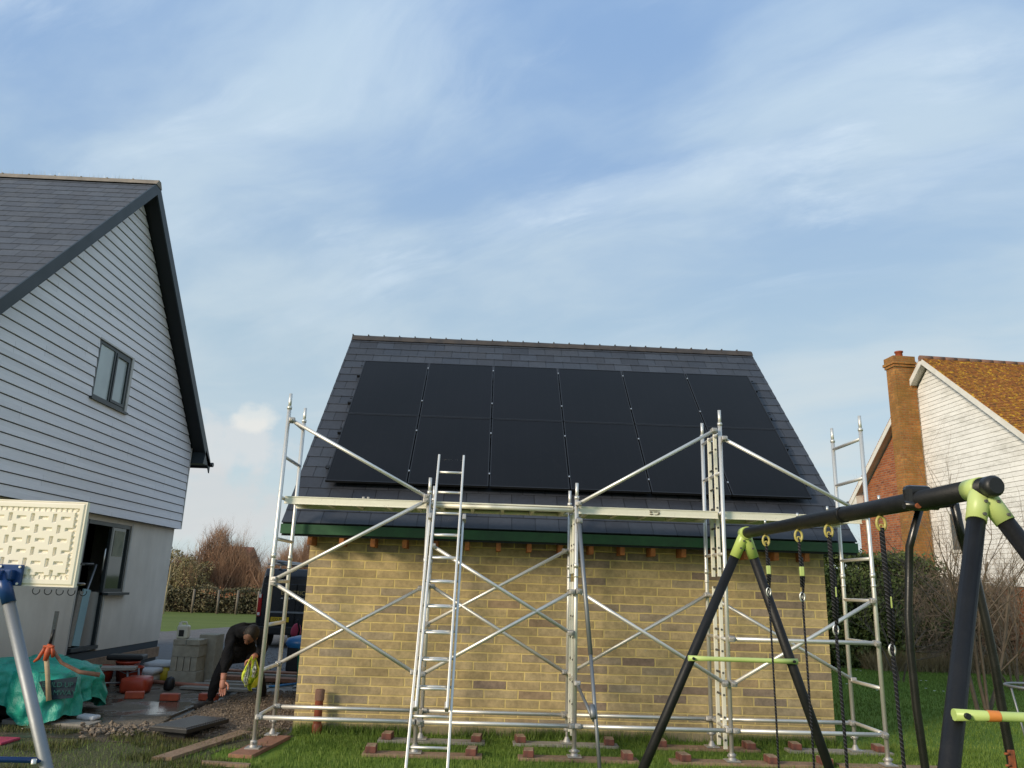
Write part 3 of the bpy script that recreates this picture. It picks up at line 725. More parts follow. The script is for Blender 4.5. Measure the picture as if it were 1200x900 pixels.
# ------------------------------------------------------------------ scaffold tower
BAY=1.8209; DEP=.8195; Z0=.37; RT=.0255
sc=T('scaffold_tower','long aluminium scaffold tower with braces standing along the garage wall','scaffold',(3.64,0,0))
def coupler(p,ax='y'):
    mb=MB(); p=V(p); mb.box(p,(.075,.085,.06),rz=random.uniform(-.3,.3),rx=random.uniform(-.3,.3),bev=.012); mb.tube(p+V((0,-.055,.0)),p+V((.0,.06,.01)),.014,8); return mb
def brace(p0,p1,r=.023):
    p0=V(p0);p1=V(p1); mb=MB(); mb.tube(p0,p1,r,10); o=P('brace',mb,M['alu'],sc)
    P('hook',coupler(p0),M['clamp'],o); P('hook',coupler(p1),M['clamp'],o)
heights=[4.17,3.17,3.17,4.17,4.17]
for i in range(5):
    x=BAY*i; top=heights[i]
    fr=P('end_frame',MB().tube((x,0,Z0),(x,DEP,Z0),.0215,10),M['alu'],sc)
    for y in (0,DEP):
        lo=.10 if y==0 else .20
        mb=MB(); mb.tube((x,y,lo),(x,y,top-.17),RT,12)
        mb.tube((x,y,top-.2),(x,y,top),.0205,12); mb.tube((x,y,top-.20),(x,y,top-.165),.031,12)
        for zz in (2.17,): mb.tube((x,y,zz-.03),(x,y,zz+.03),.031,12); mb.tube((x,y,zz-.14),(x,y,zz-.11),.030,12)
        P('post',mb,M['alu'],fr)
        mb=MB(); mb.tube((x,y,.018),(x,y,.34),.017,10); mb.lathe((x,y,lo),[(.02,-.03),(.042,-.02),(.042,.015),(.02,.03)],10); mb.box((x,y,lo),(.12,.02,.02),rz=random.uniform(0,1.5)); mb.lathe((x,y,.052),[(.05,0),(.03,.04),(.02,.06)],10); mb.box((x,y,.046),(.16,.16,.012))
        P('base_jack',mb,M['clamp'],fr)
    k=1
    while Z0+.5*k<top-.15:
        z=Z0+.5*k; P('rung',MB().tube((x,0,z),(x,DEP,z),.0215,10),M['alu'],fr); k+=1
    if i in(2,3):   # ladder section inside the frame
        segs=[(.12,1.98),(2.10,3.90)] if i==3 else [(.22,1.98),(2.08,2.82)]
        for a,b in segs:
            for y in (.24,.50):
                P('ladder_stile',MB().box((x,y,(a+b)/2),(.046,.028,b-a),bev=.004),M['aluflat'],fr)
            z=a+.1
            while z<b: P('ladder_rung',MB().tube((x,.222,z),(x,.50,z),.014,8),M['rungdark'],fr); z+=.25
# braces measured on the photo
for a,b in [((.06,0,3.82),(1.79,0,2.93)),((1.79,0,2.88),(.05,0,1.89)),((.05,0,1.85),(1.76,0,.9)),((1.9,0,2.34),(3.58,0,1.39)),((1.86,0,.88),(3.59,0,1.86)),((3.67,0,1.87),(5.40,0,.88)),((3.66,0,2.91),(5.37,0,3.89)),((5.5,0,3.79),(7.24,0,2.9)),((5.5,0,.88),(7.24,0,1.87))]:
    brace((a[0],-.045,a[2]),(b[0],-.045,b[2]))
for a,b in [((.0,DEP,.87),(1.72,DEP,1.84)),((1.86,DEP,1.87),(3.6,DEP,.87)),((1.83,DEP,1.40),(3.585,DEP,2.37)),((3.73,DEP,.9),(5.44,DEP,1.87)),((5.55,DEP,1.83),(7.30,DEP,.88))]:
    brace((a[0],DEP-.05,a[2]),(b[0],DEP-.05,b[2]))
def ledger(p0,p1):
    mb=MB(); mb.tube(p0,p1,.0245,12); o=P('ledger',mb,M['alu'],sc); P('hook',coupler(p0),M['clamp'],o); P('hook',coupler(p1),M['clamp'],o)
for i in range(4):
    ledger((BAY*i+.04,-.05,Z0),(BAY*(i+1)-.04,-.05,Z0)); ledger((BAY*i+.04,DEP-.05,Z0),(BAY*(i+1)-.04,DEP-.05,Z0))
ledger((5.5,-.05,1.38),(7.24,-.05,1.38))
# platform decks
for i in range(4):
    x0=BAY*i+.035; x1=BAY*(i+1)-.035; 
    fl=P('platform',MB().aabb((x0+.02,.13,2.868),(x1-.02,.69,2.885)),M['ply'],sc)
    mb=MB()
    if i in (0,2,3):
        for y in (.085,.70): mb.aabb((x0,y,2.80),(x1,y+.04,2.89),bev=.006); mb.aabb((x0,y-.008,2.882),(x1,y,2.892)); mb.aabb((x0,y-.008,2.798),(x1,y,2.806))
    else:
        for y in (.085,.70): mb.tube((x0,y+.01,2.842),(x1,y+.01,2.842),.028,12); mb.aabb((x0,y-.01,2.873),(x1,y+.04,2.89))
    for q in range(5): mb.aabb((x0+.1+q*(x1-x0-.24)/4,.127,2.81),(x0+.14+q*(x1-x0-.24)/4,.698,2.86))
    P('side_beam',mb,M['aluflat'],fl)
    if i==2:
        for (u_,v_,w1,h1) in ((0,.022,.13,.006),(-.045,.003,.03,.014),(.01,.006,.05,.005),(.055,-.004,.02,.016),(-.04,-.024,.04,.012),(.015,-.028,.03,.006),(.045,-.022,.03,.010)): P('label_mark',MB().box((x0+.95+u_,.0765,2.848+v_),(w1,.002,h1)),M['ply'],fl)
# platform hatch hinge etc: small lugs seen on first deck
mb=MB(); 
for x in (1.0,1.06): mb.box((x,.1,2.905),(.03,.03,.025),bev=.005)
P('hatch_catch',mb,M['clamp'],sc)
# stabiliser
st_=P('stabiliser',MB().tube((3.66,-.05,2.74),(3.742,-.62,1.2),.026,12).tube((3.742,-.62,1.2),(3.80,-1.02,.0),.021,12).tube((3.735,-.79,.70),(3.745,-.86,.58),.032,12),M['galv'],sc)
mb=MB().tube((3.66,-.03,.83),(3.755,-.80,.55),.018,10); P('strut',mb,M['galv'],st_)
P('hook',coupler((3.665,-.06,2.70)),M['clamp'],st_); P('hook',coupler((3.665,-.05,.83)),M['clamp'],st_)
mb=MB().lathe((3.80,-1.02,.0),[(.001,0),(.04,0),(.04,.035),(.022,.05)],12); P('rubber_foot',mb,M['tyre'],st_)
# ------------------------------------------------------------------ ladder
la=T('extension_ladder','aluminium extension ladder leaning on the scaffold platform beside the second post','ladder',(2.057,-1.72,0))
q=(2.057,-1.72,.007,.50); W1,W2,g_,off1,off2=.391,.304,.29,.422,.96
dl=V((q[2],q[3],1)).normalized(); nl=V((0,-1,q[3])).normalized()
LP=lambda side,t_,w_,o=0: V((q[0],q[1],0))+dl*t_+V((side*w_/2,0,0))+nl*o
rxl=-math.atan2(q[3],1)
for (w_,ta,tb,o,name,st0) in ((W1,.0,3.0,0,'base_section',off1-.29),(W2,.77,3.82,.06,'top_section',off2)):
    sec=P(name,MB().tube(LP(-1,tb-.06,w_,o),LP(1,tb-.06,w_,o),.0001),M['alu'],la)
    for sd in (-1,1):
        c=(LP(sd,ta,w_,o)+LP(sd,tb,w_,o))/2; mb=MB(); mb.box(c,(.026,.058,tb-ta),rx=rxl,bev=.006); P('stile',mb,M['alu'],sec)
    z=st0
    while z<tb-.1: P('rung',MB().tube(LP(-1,z,w_,o),LP(1,z,w_,o),.0145,8),M['alu'],sec); z+=g_
    for sd in (-1,1): P('bracket',MB().box(LP(sd*1.02,2.95 if name=='base_section' else .8,w_,.03),(.04,.10,.07),rx=rxl,bev=.006),M['clamp'],sec)
# ------------------------------------------------------------------ sole boards, bricks, planks
BL='scaffold sole boards lying on the grass'
def board(x0,x1,y,lab,mat='timber',w_=.2,t_=.035,rz=0,z=.0):
    mb=MB(); c=((x0+x1)/2,y,z+t_/2); mb.box(c,(x1-x0,w_,t_),rz=rz,bev=.004); return P('sole_board',mb,M[mat],label=lab,cat='board',group=BL,org=(c[0],c[1],z))
board(1.24,2.59,-.02,'pale sole board under the front post behind the ladder foot')
board(1.31,2.62,.79,'sole board under the rear post behind the ladder','timberG')
board(3.0,4.37,-.02,'front sole board under the middle post beside the stabiliser')
board(2.97,4.28,.81,'rear sole board close to the wall behind the middle post','timberG')
board(4.69,6.05,.82,'rear sole board between the black swing legs near the wall')
board(4.75,6.6,-.0,'long front sole board under the post right of the swing leg')
board(6.42,7.74,.84,'sole board at the right corner of the garage wall','timberG')
mb=MB(); mb.box((7.3,-.02,.018),(1.2,.2,.035),bev=.004); P('sole_board',mb,M['timber'],label='front sole board under the right end post of the scaffold',cat='board',group=BL,org=(7.3,0,0))
mb=MB(); mb.box((.03,.22,.02),(.27,1.16,.04),rz=-.12,bev=.005); P('sole_board',mb,M['timberR'],label='broad reddish board under both left end posts of the scaffold',cat='board',group=BL,org=(.03,.22,0))
def hbrick(x,y,z,lab,rz=0):
    o=T('brick',lab,'brick',(x,y,z),rz,'loose bricks weighing down the sole boards',local=True)
    mb=MB(); mb.box((0,0,.035),(.12,.2,.07),bev=.006); P('brick_body',mb,M['halfbrick'],o)
    mb=MB(); mb.box((0,0,.0725),(.106,.186,.004)); P('bed_face',mb,M['bricktop'],o)
zb=.036
for x,y,l in [(1.33,.0,'brick on the left end of the board behind the ladder foot'),(2.47,.0,'brick on the right end of the board behind the ladder foot'),(1.42,.8,'small dark brick near the wall left of the ladder'),(2.52,.8,'brick near the wall just right of the ladder'),(3.12,.0,'brick on the left end of the middle front board'),(4.25,.0,'brick on the right end of the middle front board beside the stabiliser'),(3.06,.83,'dark brick on the left end of the middle rear board'),(4.17,.82,'brick on the right end of the middle rear board'),(4.82,.82,'pale brick near the wall left of the left swing leg'),(5.93,.82,'brick near the wall between the swing legs'),(4.9,.0,'brick at the foot of the left black swing leg'),(5.92,.0,'brick on the board between the swing legs at the bottom edge'),(6.53,.86,'brick near the wall at the right swing leg'),(6.54,.0,'brick on the front board beside the right black swing leg'),(7.60,.86,'brick at the right corner of the garage on the sole board')]:
    hbrick(x,y,zb,l,random.uniform(-.12,.12)+ (0 if random.random()<.8 else .1))
def loose_plank(pts,lab,mat='timber',t_=.035,z=.01):
    mb=MB(); mb.prism([(a,b,z) for a,b in pts],(0,0,t_)); cx=sum(a for a,b in pts)/len(pts); cy=sum(b for a,b in pts)/len(pts)
    P('plank',mb,M[mat],label=lab,cat='plank',org=(cx,cy,z))
loose_plank([(-.88,-.62),(-.68,-.6),(-.30,.95),(-.47,1.05)],'long weathered plank lying on grass in front of the black grate','timber')
loose_plank([(-.33,-.70),(-.3,-.78),(.2,-.86),(.2,-.78)],'short plank on the grass at the bottom edge of the picture','timber')
loose_plank([(-3.5,1.42),(-3.5,1.18),(-2.32,1.0),(-2.32,1.32)],'pale board lying on mud under the green tarpaulin','timberG',.05)
mb=MB(); mb.box((-3.2,.12,.02),(.9,.35,.03),rz=-.05,bev=.01); P('foam_mat',mb,M['pink'],label='flat red sheet lying on the grass at the left edge',cat='sheet',org=(-3.2,.12,0))
# drain pipe
dp=T('drain_pipe','terracotta plastic drain pipe standing upright against the garage wall','pipe',(.465,1.2,0))
P('pipe',MB().lathe((.465,1.2,0),[(.052,-.02),(.052,.42)],20),M['terracotta'],dp)
P('socket',MB().lathe((.465,1.2,0),[(.062,-.02),(.062,.10),(.053,.12)],20),M['terracotta'],dp)
P('cap',MB().lathe((.465,1.2,0),[(.060,.40),(.062,.52),(.056,.53),(.0,.525)],20),mottled('weathered_pipe_rim',(.30,.17,.12),(.18,.09,.06),6),dp)
# ------------------------------------------------------------------ left house
def clad(mb,X,zs,ze,gauge,gap,ylo,yhi,holes=(),th=.022,sgn=1):
    z=zs
    while z<ze-.02:
        z1=min(z+gauge-gap,ze)
        a0,b0,a1,b1=ylo(z),yhi(z),ylo(z1),yhi(z1)
        if b0-a0<.05: break
        if b1<a1: m=(a1+b1)/2; a1=b1=m
        ints=[(a0,b0,a1,b1)]
        for (h0,h1,hz0,hz1) in holes:
            if z1>hz0+.01 and z<hz1-.01:
                ni=[]
                for (p0,p1,p2,p3) in ints:
                    if h0>p0 and h0<p1: ni.append((p0,h0,p2,h0))
                    if h1<p1 and h1>p0: ni.append((h1,p1,h1,p3))
                    if not(h0>p0 and h0<p1) and not (h1<p1 and h1>p0): ni.append((p0,p1,p2,p3))
                ints=ni
        for (p0,p1,p2,p3) in ints:
            vs=[(X+sgn*th,p0,z),(X+sgn*th,p1,z),(X+sgn*.006,p3,z1),(X+sgn*.006,p2,z1),(X,p0,z),(X,p1,z)]
            mb.add(vs,[(0,1,2,3),(4,5,1,0)])
        z+=gauge
    return mb
HX=-4.56; CXL=-4.462; BX=-4.14; HA,HZ,HS=4.34,9.33,1.01
HY0,HY1=.06,8.62
lh=T('house','new grey weatherboarded house with dark gable trim and rendered ground floor','house',(-9.5,4.3,0))
doors=[(4.62,6.26,1.555,2.83),(4.62,5.60,.56,1.56),(1.4,2.75,1.6,2.86)]
# rendered ground floor wall with real openings (gable side), split into pieces
mb=MB(); Xa,Xb=HX-.3,HX
def wp(y0,y1,z0,z1): mb.aabb((Xa,y0,z0),(Xb,y1,z1))
wp(HY0+.05,1.4,.52,3.); wp(1.4,2.75,.52,1.6); wp(1.4,2.75,2.86,3.); wp(2.75,4.62,.52,3.); wp(4.62,6.40,2.83,3.); wp(5.66,6.40,.52,1.555); wp(6.40,8.55,.52,3.)
mb.aabb((-15,HY0+.05,.52),(Xa,HY0+.3,3.)); mb.aabb((-15,8.30,.52),(Xa,8.55,3.))
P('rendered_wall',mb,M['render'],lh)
mb=MB(); mb.aabb((-15,HY0+.07,-.05),(HX-.012,8.53,.519)); P('plinth',mb,M['plinth'],lh)
mb=MB(); mb.aabb((-15,HY0,2.93),(CXL-.02,HY1,4.6)); mb.prism([(CXL-.02,HY0,4.6),(CXL-.02,HY1,4.6),(CXL-.02,HY1,HZ-.2-HS*(HY1-HA)),(CXL-.02,HA,HZ-.2),(CXL-.02,HY0,HZ-.2-HS*(HA-HY0))],(-10.5,0,0))
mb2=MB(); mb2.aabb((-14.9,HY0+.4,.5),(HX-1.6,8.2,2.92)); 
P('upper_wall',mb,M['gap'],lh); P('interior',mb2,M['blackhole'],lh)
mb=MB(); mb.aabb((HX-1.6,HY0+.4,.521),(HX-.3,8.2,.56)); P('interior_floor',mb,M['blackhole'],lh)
und=lambda z: (HZ-.24-z)/HS
ylo=lambda z: max(HY0,HA-und(z)) if z>4.5 else HY0
yhi=lambda z: min(HY1,HA+und(z)) if z>4.5 else HY1
WY0,WY1,WZ0,WZ1=3.77,5.03,4.88,5.93
mb=clad(MB(),CXL,2.93,9.1,.1772,.014,ylo,yhi,[(WY0-.0,WY1+.09,WZ0-.0,WZ1+.0)],.024)
P('cladding',mb,M['clad'],lh)
mb=MB(); mb.aabb((CXL-.03,HY1-.012,2.93),(CXL+.03,HY1+.012,4.8)); P('corner_trim',mb,M['trim'],lh)
# upstairs window
wn=P('window',MB().aabb((CXL-.018,WY0+.05,WZ0+.05),(CXL-.006,WY1-.05,WZ1-.05)),M['glassBlind'],lh)
mb=MB()
mb.aabb((CXL-.019,WY0,WZ0),(CXL+.012,WY1,WZ0+.06)); mb.aabb((CXL-.019,WY0,WZ1-.06),(CXL+.012,WY1,WZ1)); 
for a,b in ((WY0,WY0+.06),(WY0+.6,WY0+.66),(WY1-.06,WY1)): mb.aabb((CXL-.019,a,WZ0+.06),(CXL+.014,b,WZ1-.06))
a,b=WY0+.665,WY1-.065
mb.aabb((CXL-.003,a,WZ0+.065),(CXL+.026,a+.05,WZ1-.065)); mb.aabb((CXL-.003,b-.05,WZ0+.065),(CXL+.026,b,WZ1-.065)); mb.aabb((CXL-.003,a+.05,WZ0+.065),(CXL+.026,b-.05,WZ0+.115)); mb.aabb((CXL-.003,a+.05,WZ1-.115),(CXL+.026,b-.05,WZ1-.065))
P('frame',mb,M['frame'],wn)
mb=MB(); mb.aabb((CXL-.05,WY0-.05,WZ0-.04),(CXL+.06,WY1+.1,WZ0)); P('sill',mb,M['frame'],wn)
mb=MB(); mb.aabb((CXL-.04,WY1,WZ0+.002),(CXL+.032,WY1+.085,WZ1+.03)); P('reveal_trim',mb,M['trim'],wn)
mb=MB(); mb.aabb((CXL-.04,WY0-.02,WZ1),(CXL+.036,WY1+.0,WZ1+.028)); P('head_trim',mb,M['trim'],wn)
# ground floor door + side window
dr=P('door',MB().aabb((HX-.06,4.625,.56),(HX-.015,4.69,2.83)),M['frame'],lh,label='dark doorway standing open with side window')
mb=MB(); D0,D1=HX-.07,HX-.01
mb.aabb((D0,4.69,2.76),(D1,6.40,2.83)); mb.aabb((D0,5.60,.62),(D1,5.66,2.76)); mb.aabb((D0,6.33,1.555),(D1,6.40,2.76)); mb.aabb((D0,5.66,1.555),(D1,6.33,1.62)); mb.aabb((D0,4.69,.561),(HX+.04,5.66,.62))
P('frame',mb,M['frame'],dr)
mb=MB(); mb.aabb((D0+.02,5.66,1.62),(D0+.026,6.33,2.76)); P('pane',mb,M['glass'],dr)
mb=MB(); mb.aabb((D0+.028,5.80,2.22),(D0+.031,6.22,2.70)); P('painted_reflection',mb,mottled('pale_pane_reflection',(.30,.30,.22),(.16,.18,.13),6),dr)  # pale patch over the side pane, a reflection painted as colour
mb=MB(); mb.aabb((HX-.06,5.60,1.505),(HX+.10,6.50,1.55)); P('sill',mb,M['frame'],dr)
mb=MB(); mb.aabb((HX-.08,6.402,1.56),(HX+.006,6.45,2.87)); P('reveal_trim',mb,M['trim'],dr)
mb=MB(); mb.aabb((HX-.08,5.665,.53),(HX+.006,5.70,1.50)); P('reveal_trim',mb,M['trim'],dr)
mb=MB(); mb.aabb((HX-.08,4.585,.53),(HX+.006,4.62,2.87)); P('reveal_trim',mb,M['trim'],dr)
leaf=MB(); leaf.box((HX-.55,4.80,1.68),(.8,.06,2.1),rz=.25,bev=.004); dl_=P('door_leaf',leaf,M['frame'],dr)
mb=MB(); mb.tube((HX-.04,5.52,1.95),(HX-.04,5.52,2.35),.014,8); P('handle',mb,M['steel'],dr)
mb=MB(); mb.aabb((HX,4.15,2.02),(HX+.24,4.28,2.05)); mb.tube((HX+.2,4.2,2.04),(HX+.2,4.64,2.05),.022,8); mb.tube((HX+.02,4.2,1.85),(HX+.2,4.2,2.0),.012,6); P('wall_light',mb,M['blackplastic'],lh)
# window behind the backboard
wb=P('window',MB().aabb((HX-.16,1.46,1.66),(HX-.15,2.69,2.8)),M['glass'],lh)
mb=MB(); mb.aabb((HX-.2,1.4,2.80),(HX-.1,2.75,2.86)); mb.aabb((HX-.2,1.4,1.6),(HX-.1,2.75,1.66)); mb.aabb((HX-.2,1.4,1.66),(HX-.1,1.46,2.80)); mb.aabb((HX-.2,2.69,1.66),(HX-.1,2.75,2.80)); P('frame',mb,M['frame'],wb)
# roof
mb=MB(); R0_=HA-4.85
roof_rows(mb,-15.2,BX-.02,(HA-4.9,HZ-4.9*HS),(HA,HZ),.25); roof_rows(mb,-15.2,BX-.02,(HA+4.75,HZ-4.75*HS),(HA,HZ),.25)
lr=P('roof',mb,M['slateL'],lh)
mb=MB()
for sgn,ln in ((-1,4.88),(1,4.73)):
    mb.prism([(BX-.03,HA,HZ-.02),(BX-.03,HA+sgn*ln,HZ-.02-ln*HS),(BX-.03,HA+sgn*ln,HZ-.15-ln*HS),(BX-.03,HA,HZ-.15)],(-11,0,0))
P('roof_deck',mb,M['soffit'],lh)
mb=MB()
for sgn,ln in ((-1,4.9),(1,4.75)):
    mb.prism([(BX,HA,HZ+.035),(BX,HA+sgn*ln,HZ+.035-ln*HS),(BX,HA+sgn*ln,HZ-.24-ln*HS),(BX,HA,HZ-.24)],(-.026,0,0))
P('barge_board',mb,M['barge'],lh)
mb=MB()
for sgn,ln in ((-1,4.85),(1,4.6)):
    mb.prism([(BX-.028,HA,HZ-.17),(BX-.028,HA+sgn*ln,HZ-.17-ln*HS),(BX-.028,HA+sgn*ln,HZ-.20-ln*HS),(BX-.028,HA,HZ-.20)],(-.33,0,0))
P('soffit',mb,M['soffit'],lh)
# far eave box + gutter
mb=MB(); ye=HA+4.75; ze=HZ-4.75*HS
mb.prism([(BX,HY1+.0,ze-.08),(BX,ye+.0,ze-.08),(BX,ye,ze-.0),(BX,HY1+.1,ze+.25)],(-10.8,0,0)); P('eave_box',mb,M['barge'],lh)
mb=MB(); mb.tube((BX+.05,ye+.06,ze-.03),(-15,ye+.06,ze-.03),.055,12); P('gutter',mb,M['blackplastic'],lh)
mb=MB(); n=22; L=(BX+15.2)/n
for i in range(n):
    x0=-15.2+i*L
    for (a,b) in (((-.13,-.105),(-.05,.012)),((-.05,.012),(.05,.012)),((.05,.012),(.13,-.105))):
        mb.add([(x0,HA+a[0],HZ+.03+a[1]),(x0+L,HA+a[0],HZ+.03+a[1]),(x0+L,HA+b[0],HZ+.03+b[1]),(x0,HA+b[0],HZ+.03+b[1])],[(0,1,2,3)])
    mb.box((x0+.012,HA,HZ+.035),(.025,.13,.03))
mb.prism([(BX+.01,HA-.13,HZ-.08),(BX+.01,HA+.13,HZ-.08),(BX+.01,HA+.05,HZ+.045),(BX+.01,HA-.05,HZ+.045)],(-.02,0,0))
P('ridge_tiles',mb,mottled('ridge_tile_buff',(.30,.25,.20),(.16,.14,.12),4),lr)
n=420; xs=RNG.uniform(-12,BX-.15,n); p0=np.stack([xs,np.full(n,HA),np.full(n,HZ+.04)],1); ang=RNG.uniform(-.7,.7,n)
p1=p0+np.stack([RNG.normal(0,.01,n),np.sin(ang)*.12,np.cos(ang)*.13],1)
NPO('bird_spikes',twigs(p0,p1,.0022),3,M['steel'],lr)
# timber ledge along plinth
mb=MB(); mb.box((HX+.03,5.4,.29),(.045,6.2,.2),bev=.004); P('timber_batten',mb,M['timber'],label='long timber batten fixed low along the dark house plinth',cat='timber',org=(HX+.03,5.4,.2))
# boards leaning inside doorway
for (y,zt,mt,lab,rx,w_) in ((5.08,1.58,'insul','pale blue insulation board leaning inside the open doorway',-.10,.26),(4.86,1.55,'timberG','grey board leaning in the doorway left of the blue board',-.12,.14)):
    mb=MB(); mb.box((HX-.12,y+.1,(zt+.62)/2+.02),(.03,w_,zt-.6),rx=rx,bev=.003); P('leaning_board',mb,M[mt],label=lab,cat='board',org=(HX-.16,y,.6))
mb=MB(); mb.tube((HX-.13,4.85,.63),(HX-.13,5.45,2.05),.02,8); P('leaning_pole',mb,M['galv'],label='dark metal pole leaning diagonally inside the open doorway',cat='pole',org=(HX-.13,4.85,.6))
# ------------------------------------------------------------------ right house (local frame: +x away from us, +y along gable wall)
rh=T('house','older house with white weathered gable, red brick and orange lichen tiles','house',(17.67,16.28,0),math.radians(4.3),local=True)
RA,RHZ,RS=-.5,10.06,.83; EW=5.35
und2=lambda z:(RHZ-.22-z)/RS
mb=clad(MB(),0.0,2.45,9.9,.145,.008,lambda z:max(-5.2,RA-und2(z)),lambda z:min(.30,RA+und2(z)) ,(),.018,-1)
P('weatherboarding',mb,M['cladW'],rh)
mb=MB(); mb.aabb((.004,-5.15,2.46),(10,4.6,5.4)); mb.prism([(.004,-5.2,5.4),(.004,4.6,5.4),(.004,4.6,RHZ-.25-RS*(4.6-RA)),(.004,RA,RHZ-.25),(.004,-5.2,RHZ-.25-RS*(5.2+RA))],(10,0,0)); P('inner_wall',mb,M['gapW'],rh)
mb=MB(); mb.aabb((.03,-5.1,0),(9.9,4.55,2.45))
mb.prism([(-.02,.34,0),(-.02,4.75,0),(-.02,4.75,RHZ-.2-RS*(4.75-RA)),(-.02,.34,RHZ-.2-RS*(.34-RA))],(.02,0,0)); P('brick_wall',mb,M['redbrick'],rh)
mb=MB(); mb.aabb((-.05,.30,2.4),(-.018,.36,9.1)); P('corner_board',mb,M['white'],rh)
mb=MB(); mb.aabb((-.03,-5.2,2.36),(-.005,.3,2.45)); P('drip_board',mb,M['cladW'],rh)
mb=MB()
roof_rows(mb,-.34,10.5,(RA-EW,RHZ-EW*RS),(RA,RHZ),.115,.016,.02); roof_rows(mb,-.34,10.5,(RA+EW,RHZ-EW*RS),(RA,RHZ),.115,.016,.02)
rr=P('roof',mb,M['tiles'],rh)
mb=MB(); mb.prism([(-.29,RA,RHZ-.02),(-.29,RA-EW,RHZ-.02-EW*RS),(-.29,RA-EW,RHZ-.12-EW*RS),(-.29,RA,RHZ-.12)],(10.6,0,0)); mb.prism([(-.29,RA,RHZ-.02),(-.29,RA+EW,RHZ-.02-EW*RS),(-.29,RA+EW,RHZ-.12-EW*RS),(-.29,RA,RHZ-.12)],(10.6,0,0)); P('roof_deck',mb,M['white'],rh)
mb=MB()
for sg,(a,b) in ((-1,(0,EW)),(1,(0,.72)),(1,(1.45,EW))):
    mb.prism([(-.31,RA+sg*a,RHZ-a*RS-.01),(-.31,RA+sg*b,RHZ-b*RS-.01),(-.31,RA+sg*b,RHZ-b*RS-.24),(-.31,RA+sg*a,RHZ-a*RS-.24)],(-.03,0,0))
mb.prism([(-.31,RA+EW-.05,RHZ-EW*RS-.45),(-.31,RA+EW-.05,RHZ-EW*RS),(-.31,RA+EW-.5,RHZ-(EW-.5)*RS-.1),(-.31,RA+EW-.5,RHZ-EW*RS-.45)],(.3,0,0))
P('barge_board',mb,M['white'],rh)
mb=MB(); mb.tube((-.4,RA+EW+.06,RHZ-EW*RS-.04),(10,RA+EW+.06,RHZ-EW*RS-.04),.055,10); P('gutter',mb,M['blackplastic'],rh)
mb=MB(); 
for i in range(24):
    x0=-.36+i*.45; mb.lathe((0,0,0),[(0,0)],3) if 0 else None
    mb.tube((x0,RA,RHZ-.02),(x0+.44,RA,RHZ-.02),.10,10)
P('ridge_tiles',mb,mottled('lichen_ridge',(.26,.12,.08),(.12,.09,.07),4),rr)
for (s_,x_) in ((1.95,1.9),(2.85,2.3)):   # new pink tiles
    z=RHZ-s_*RS; y=RA-s_; mb=MB(); mb.box((x_+.3,y,z+.045),(.34,.22,.02),rx=math.atan2(RS,1)); P('new_tile',mb,mottled('new_pink_tile',(.62,.22,.14),(.5,.17,.11),6),rr)
ch=P('chimney',MB().aabb((-.80,.30,0),(-.005,.82,9.98)),M['chimbrick'],rh)
mb=MB(); mb.aabb((-.84,.26,9.94),(-.02,.86,10.04)); mb.aabb((-.88,.22,10.04),(-.0,.90,10.14)); mb.aabb((-.84,.26,10.14),(-.02,.86,10.34)); P('corbel_cap',mb,M['chimbrick'],ch)
mb=MB().lathe((-.42,.56,10.32),[(.13,0),(.12,.22),(.15,.23),(.15,.27),(.10,.27),(.10,0)],16); P('chimney_pot',mb,M['terracotta'],ch)
mb=MB(); mb.aabb((-.06,-1.35,3.5),(-.01,-.75,4.65)); wq=P('window',mb,M['glass'],rh)
mb=MB(); 
for a,b in (((-.07,-1.45,3.4),(-.0,-1.35,4.75)),((-.07,-.75,3.4),(-.0,-.65,4.75)),((-.07,-1.35,4.65),(-.0,-.75,4.75)),((-.07,-1.35,3.4),(-.0,-.75,3.5))): mb.aabb(a,b)
P('frame',mb,M['white'],wq)
# ------------------------------------------------------------------ far house roof peeking over the hedge
fh=T('house','distant house with a dull red roof behind the bare thicket','house',(-17.2,56,0))
mb=MB(); mb.aabb((-19.6,54,0),(-16.8,59,3.0)); P('wall',mb,M['redbrick'],fh)
mb=MB(); mb.prism([(-19.8,53.7,2.9),(-19.8,56.5,4.4),(-19.8,59.3,2.9)],(3.2,0,0)); P('roof',mb,mottled('distant_red_tiles',(.20,.075,.05),(.14,.05,.035),1),fh)
# ------------------------------------------------------------------ vegetation
def shrub(name,lab,cat,base,h,stems,lv,spread,r0,seed,mat,twm,group=None,leaf=None,**k):
    o=T(name,lab,cat,base,group=group)
    mb,tw=branchy(base,h,stems,lv,spread,r0,seed,**k)
    P('trunk' if name=='bare_tree' else 'stems',mb,mat,o)
    if tw is not None: NPO('twigs',tw,3,twm,o)
    if leaf:
        n,ls,lm,(rx,ry,rz)=leaf
        c=RNG.normal(size=(n,3)); c/=np.linalg.norm(c,axis=1)[:,None]; c*=RNG.uniform(.45,1.05,n)[:,None]**.6
        c=c*np.array([rx,ry,rz])*(1+.18*np.sin(c[:,:1]*7+seed)+.14*np.sin(c[:,2:3]*9+seed))+np.array(base)+np.array([0,0,rz*1.02]); c=c[c[:,2]>.05]
        NPO('foliage',leaves(c,ls),4,lm,o)
    return o
shrub('bare_tree','tall bare tree with spiky dark twigs above the brown thicket','tree',(-13.1,38.5,0),6.3,2,4,.25,.10,21,M['bark'],M['twig'],kids=5,ratio=.6)
gt='bare brown shrubs in the thicket across the field'
labs=['bare reddish shrub next to the tall bare tree','reddish shrub in the thicket above the row of posts','tallest reddish shrub left of the van roof','shrub of fine brown twigs above the van roof','reddish shrub seen between the scaffold posts','reddish shrub at the corner of the garage eaves']
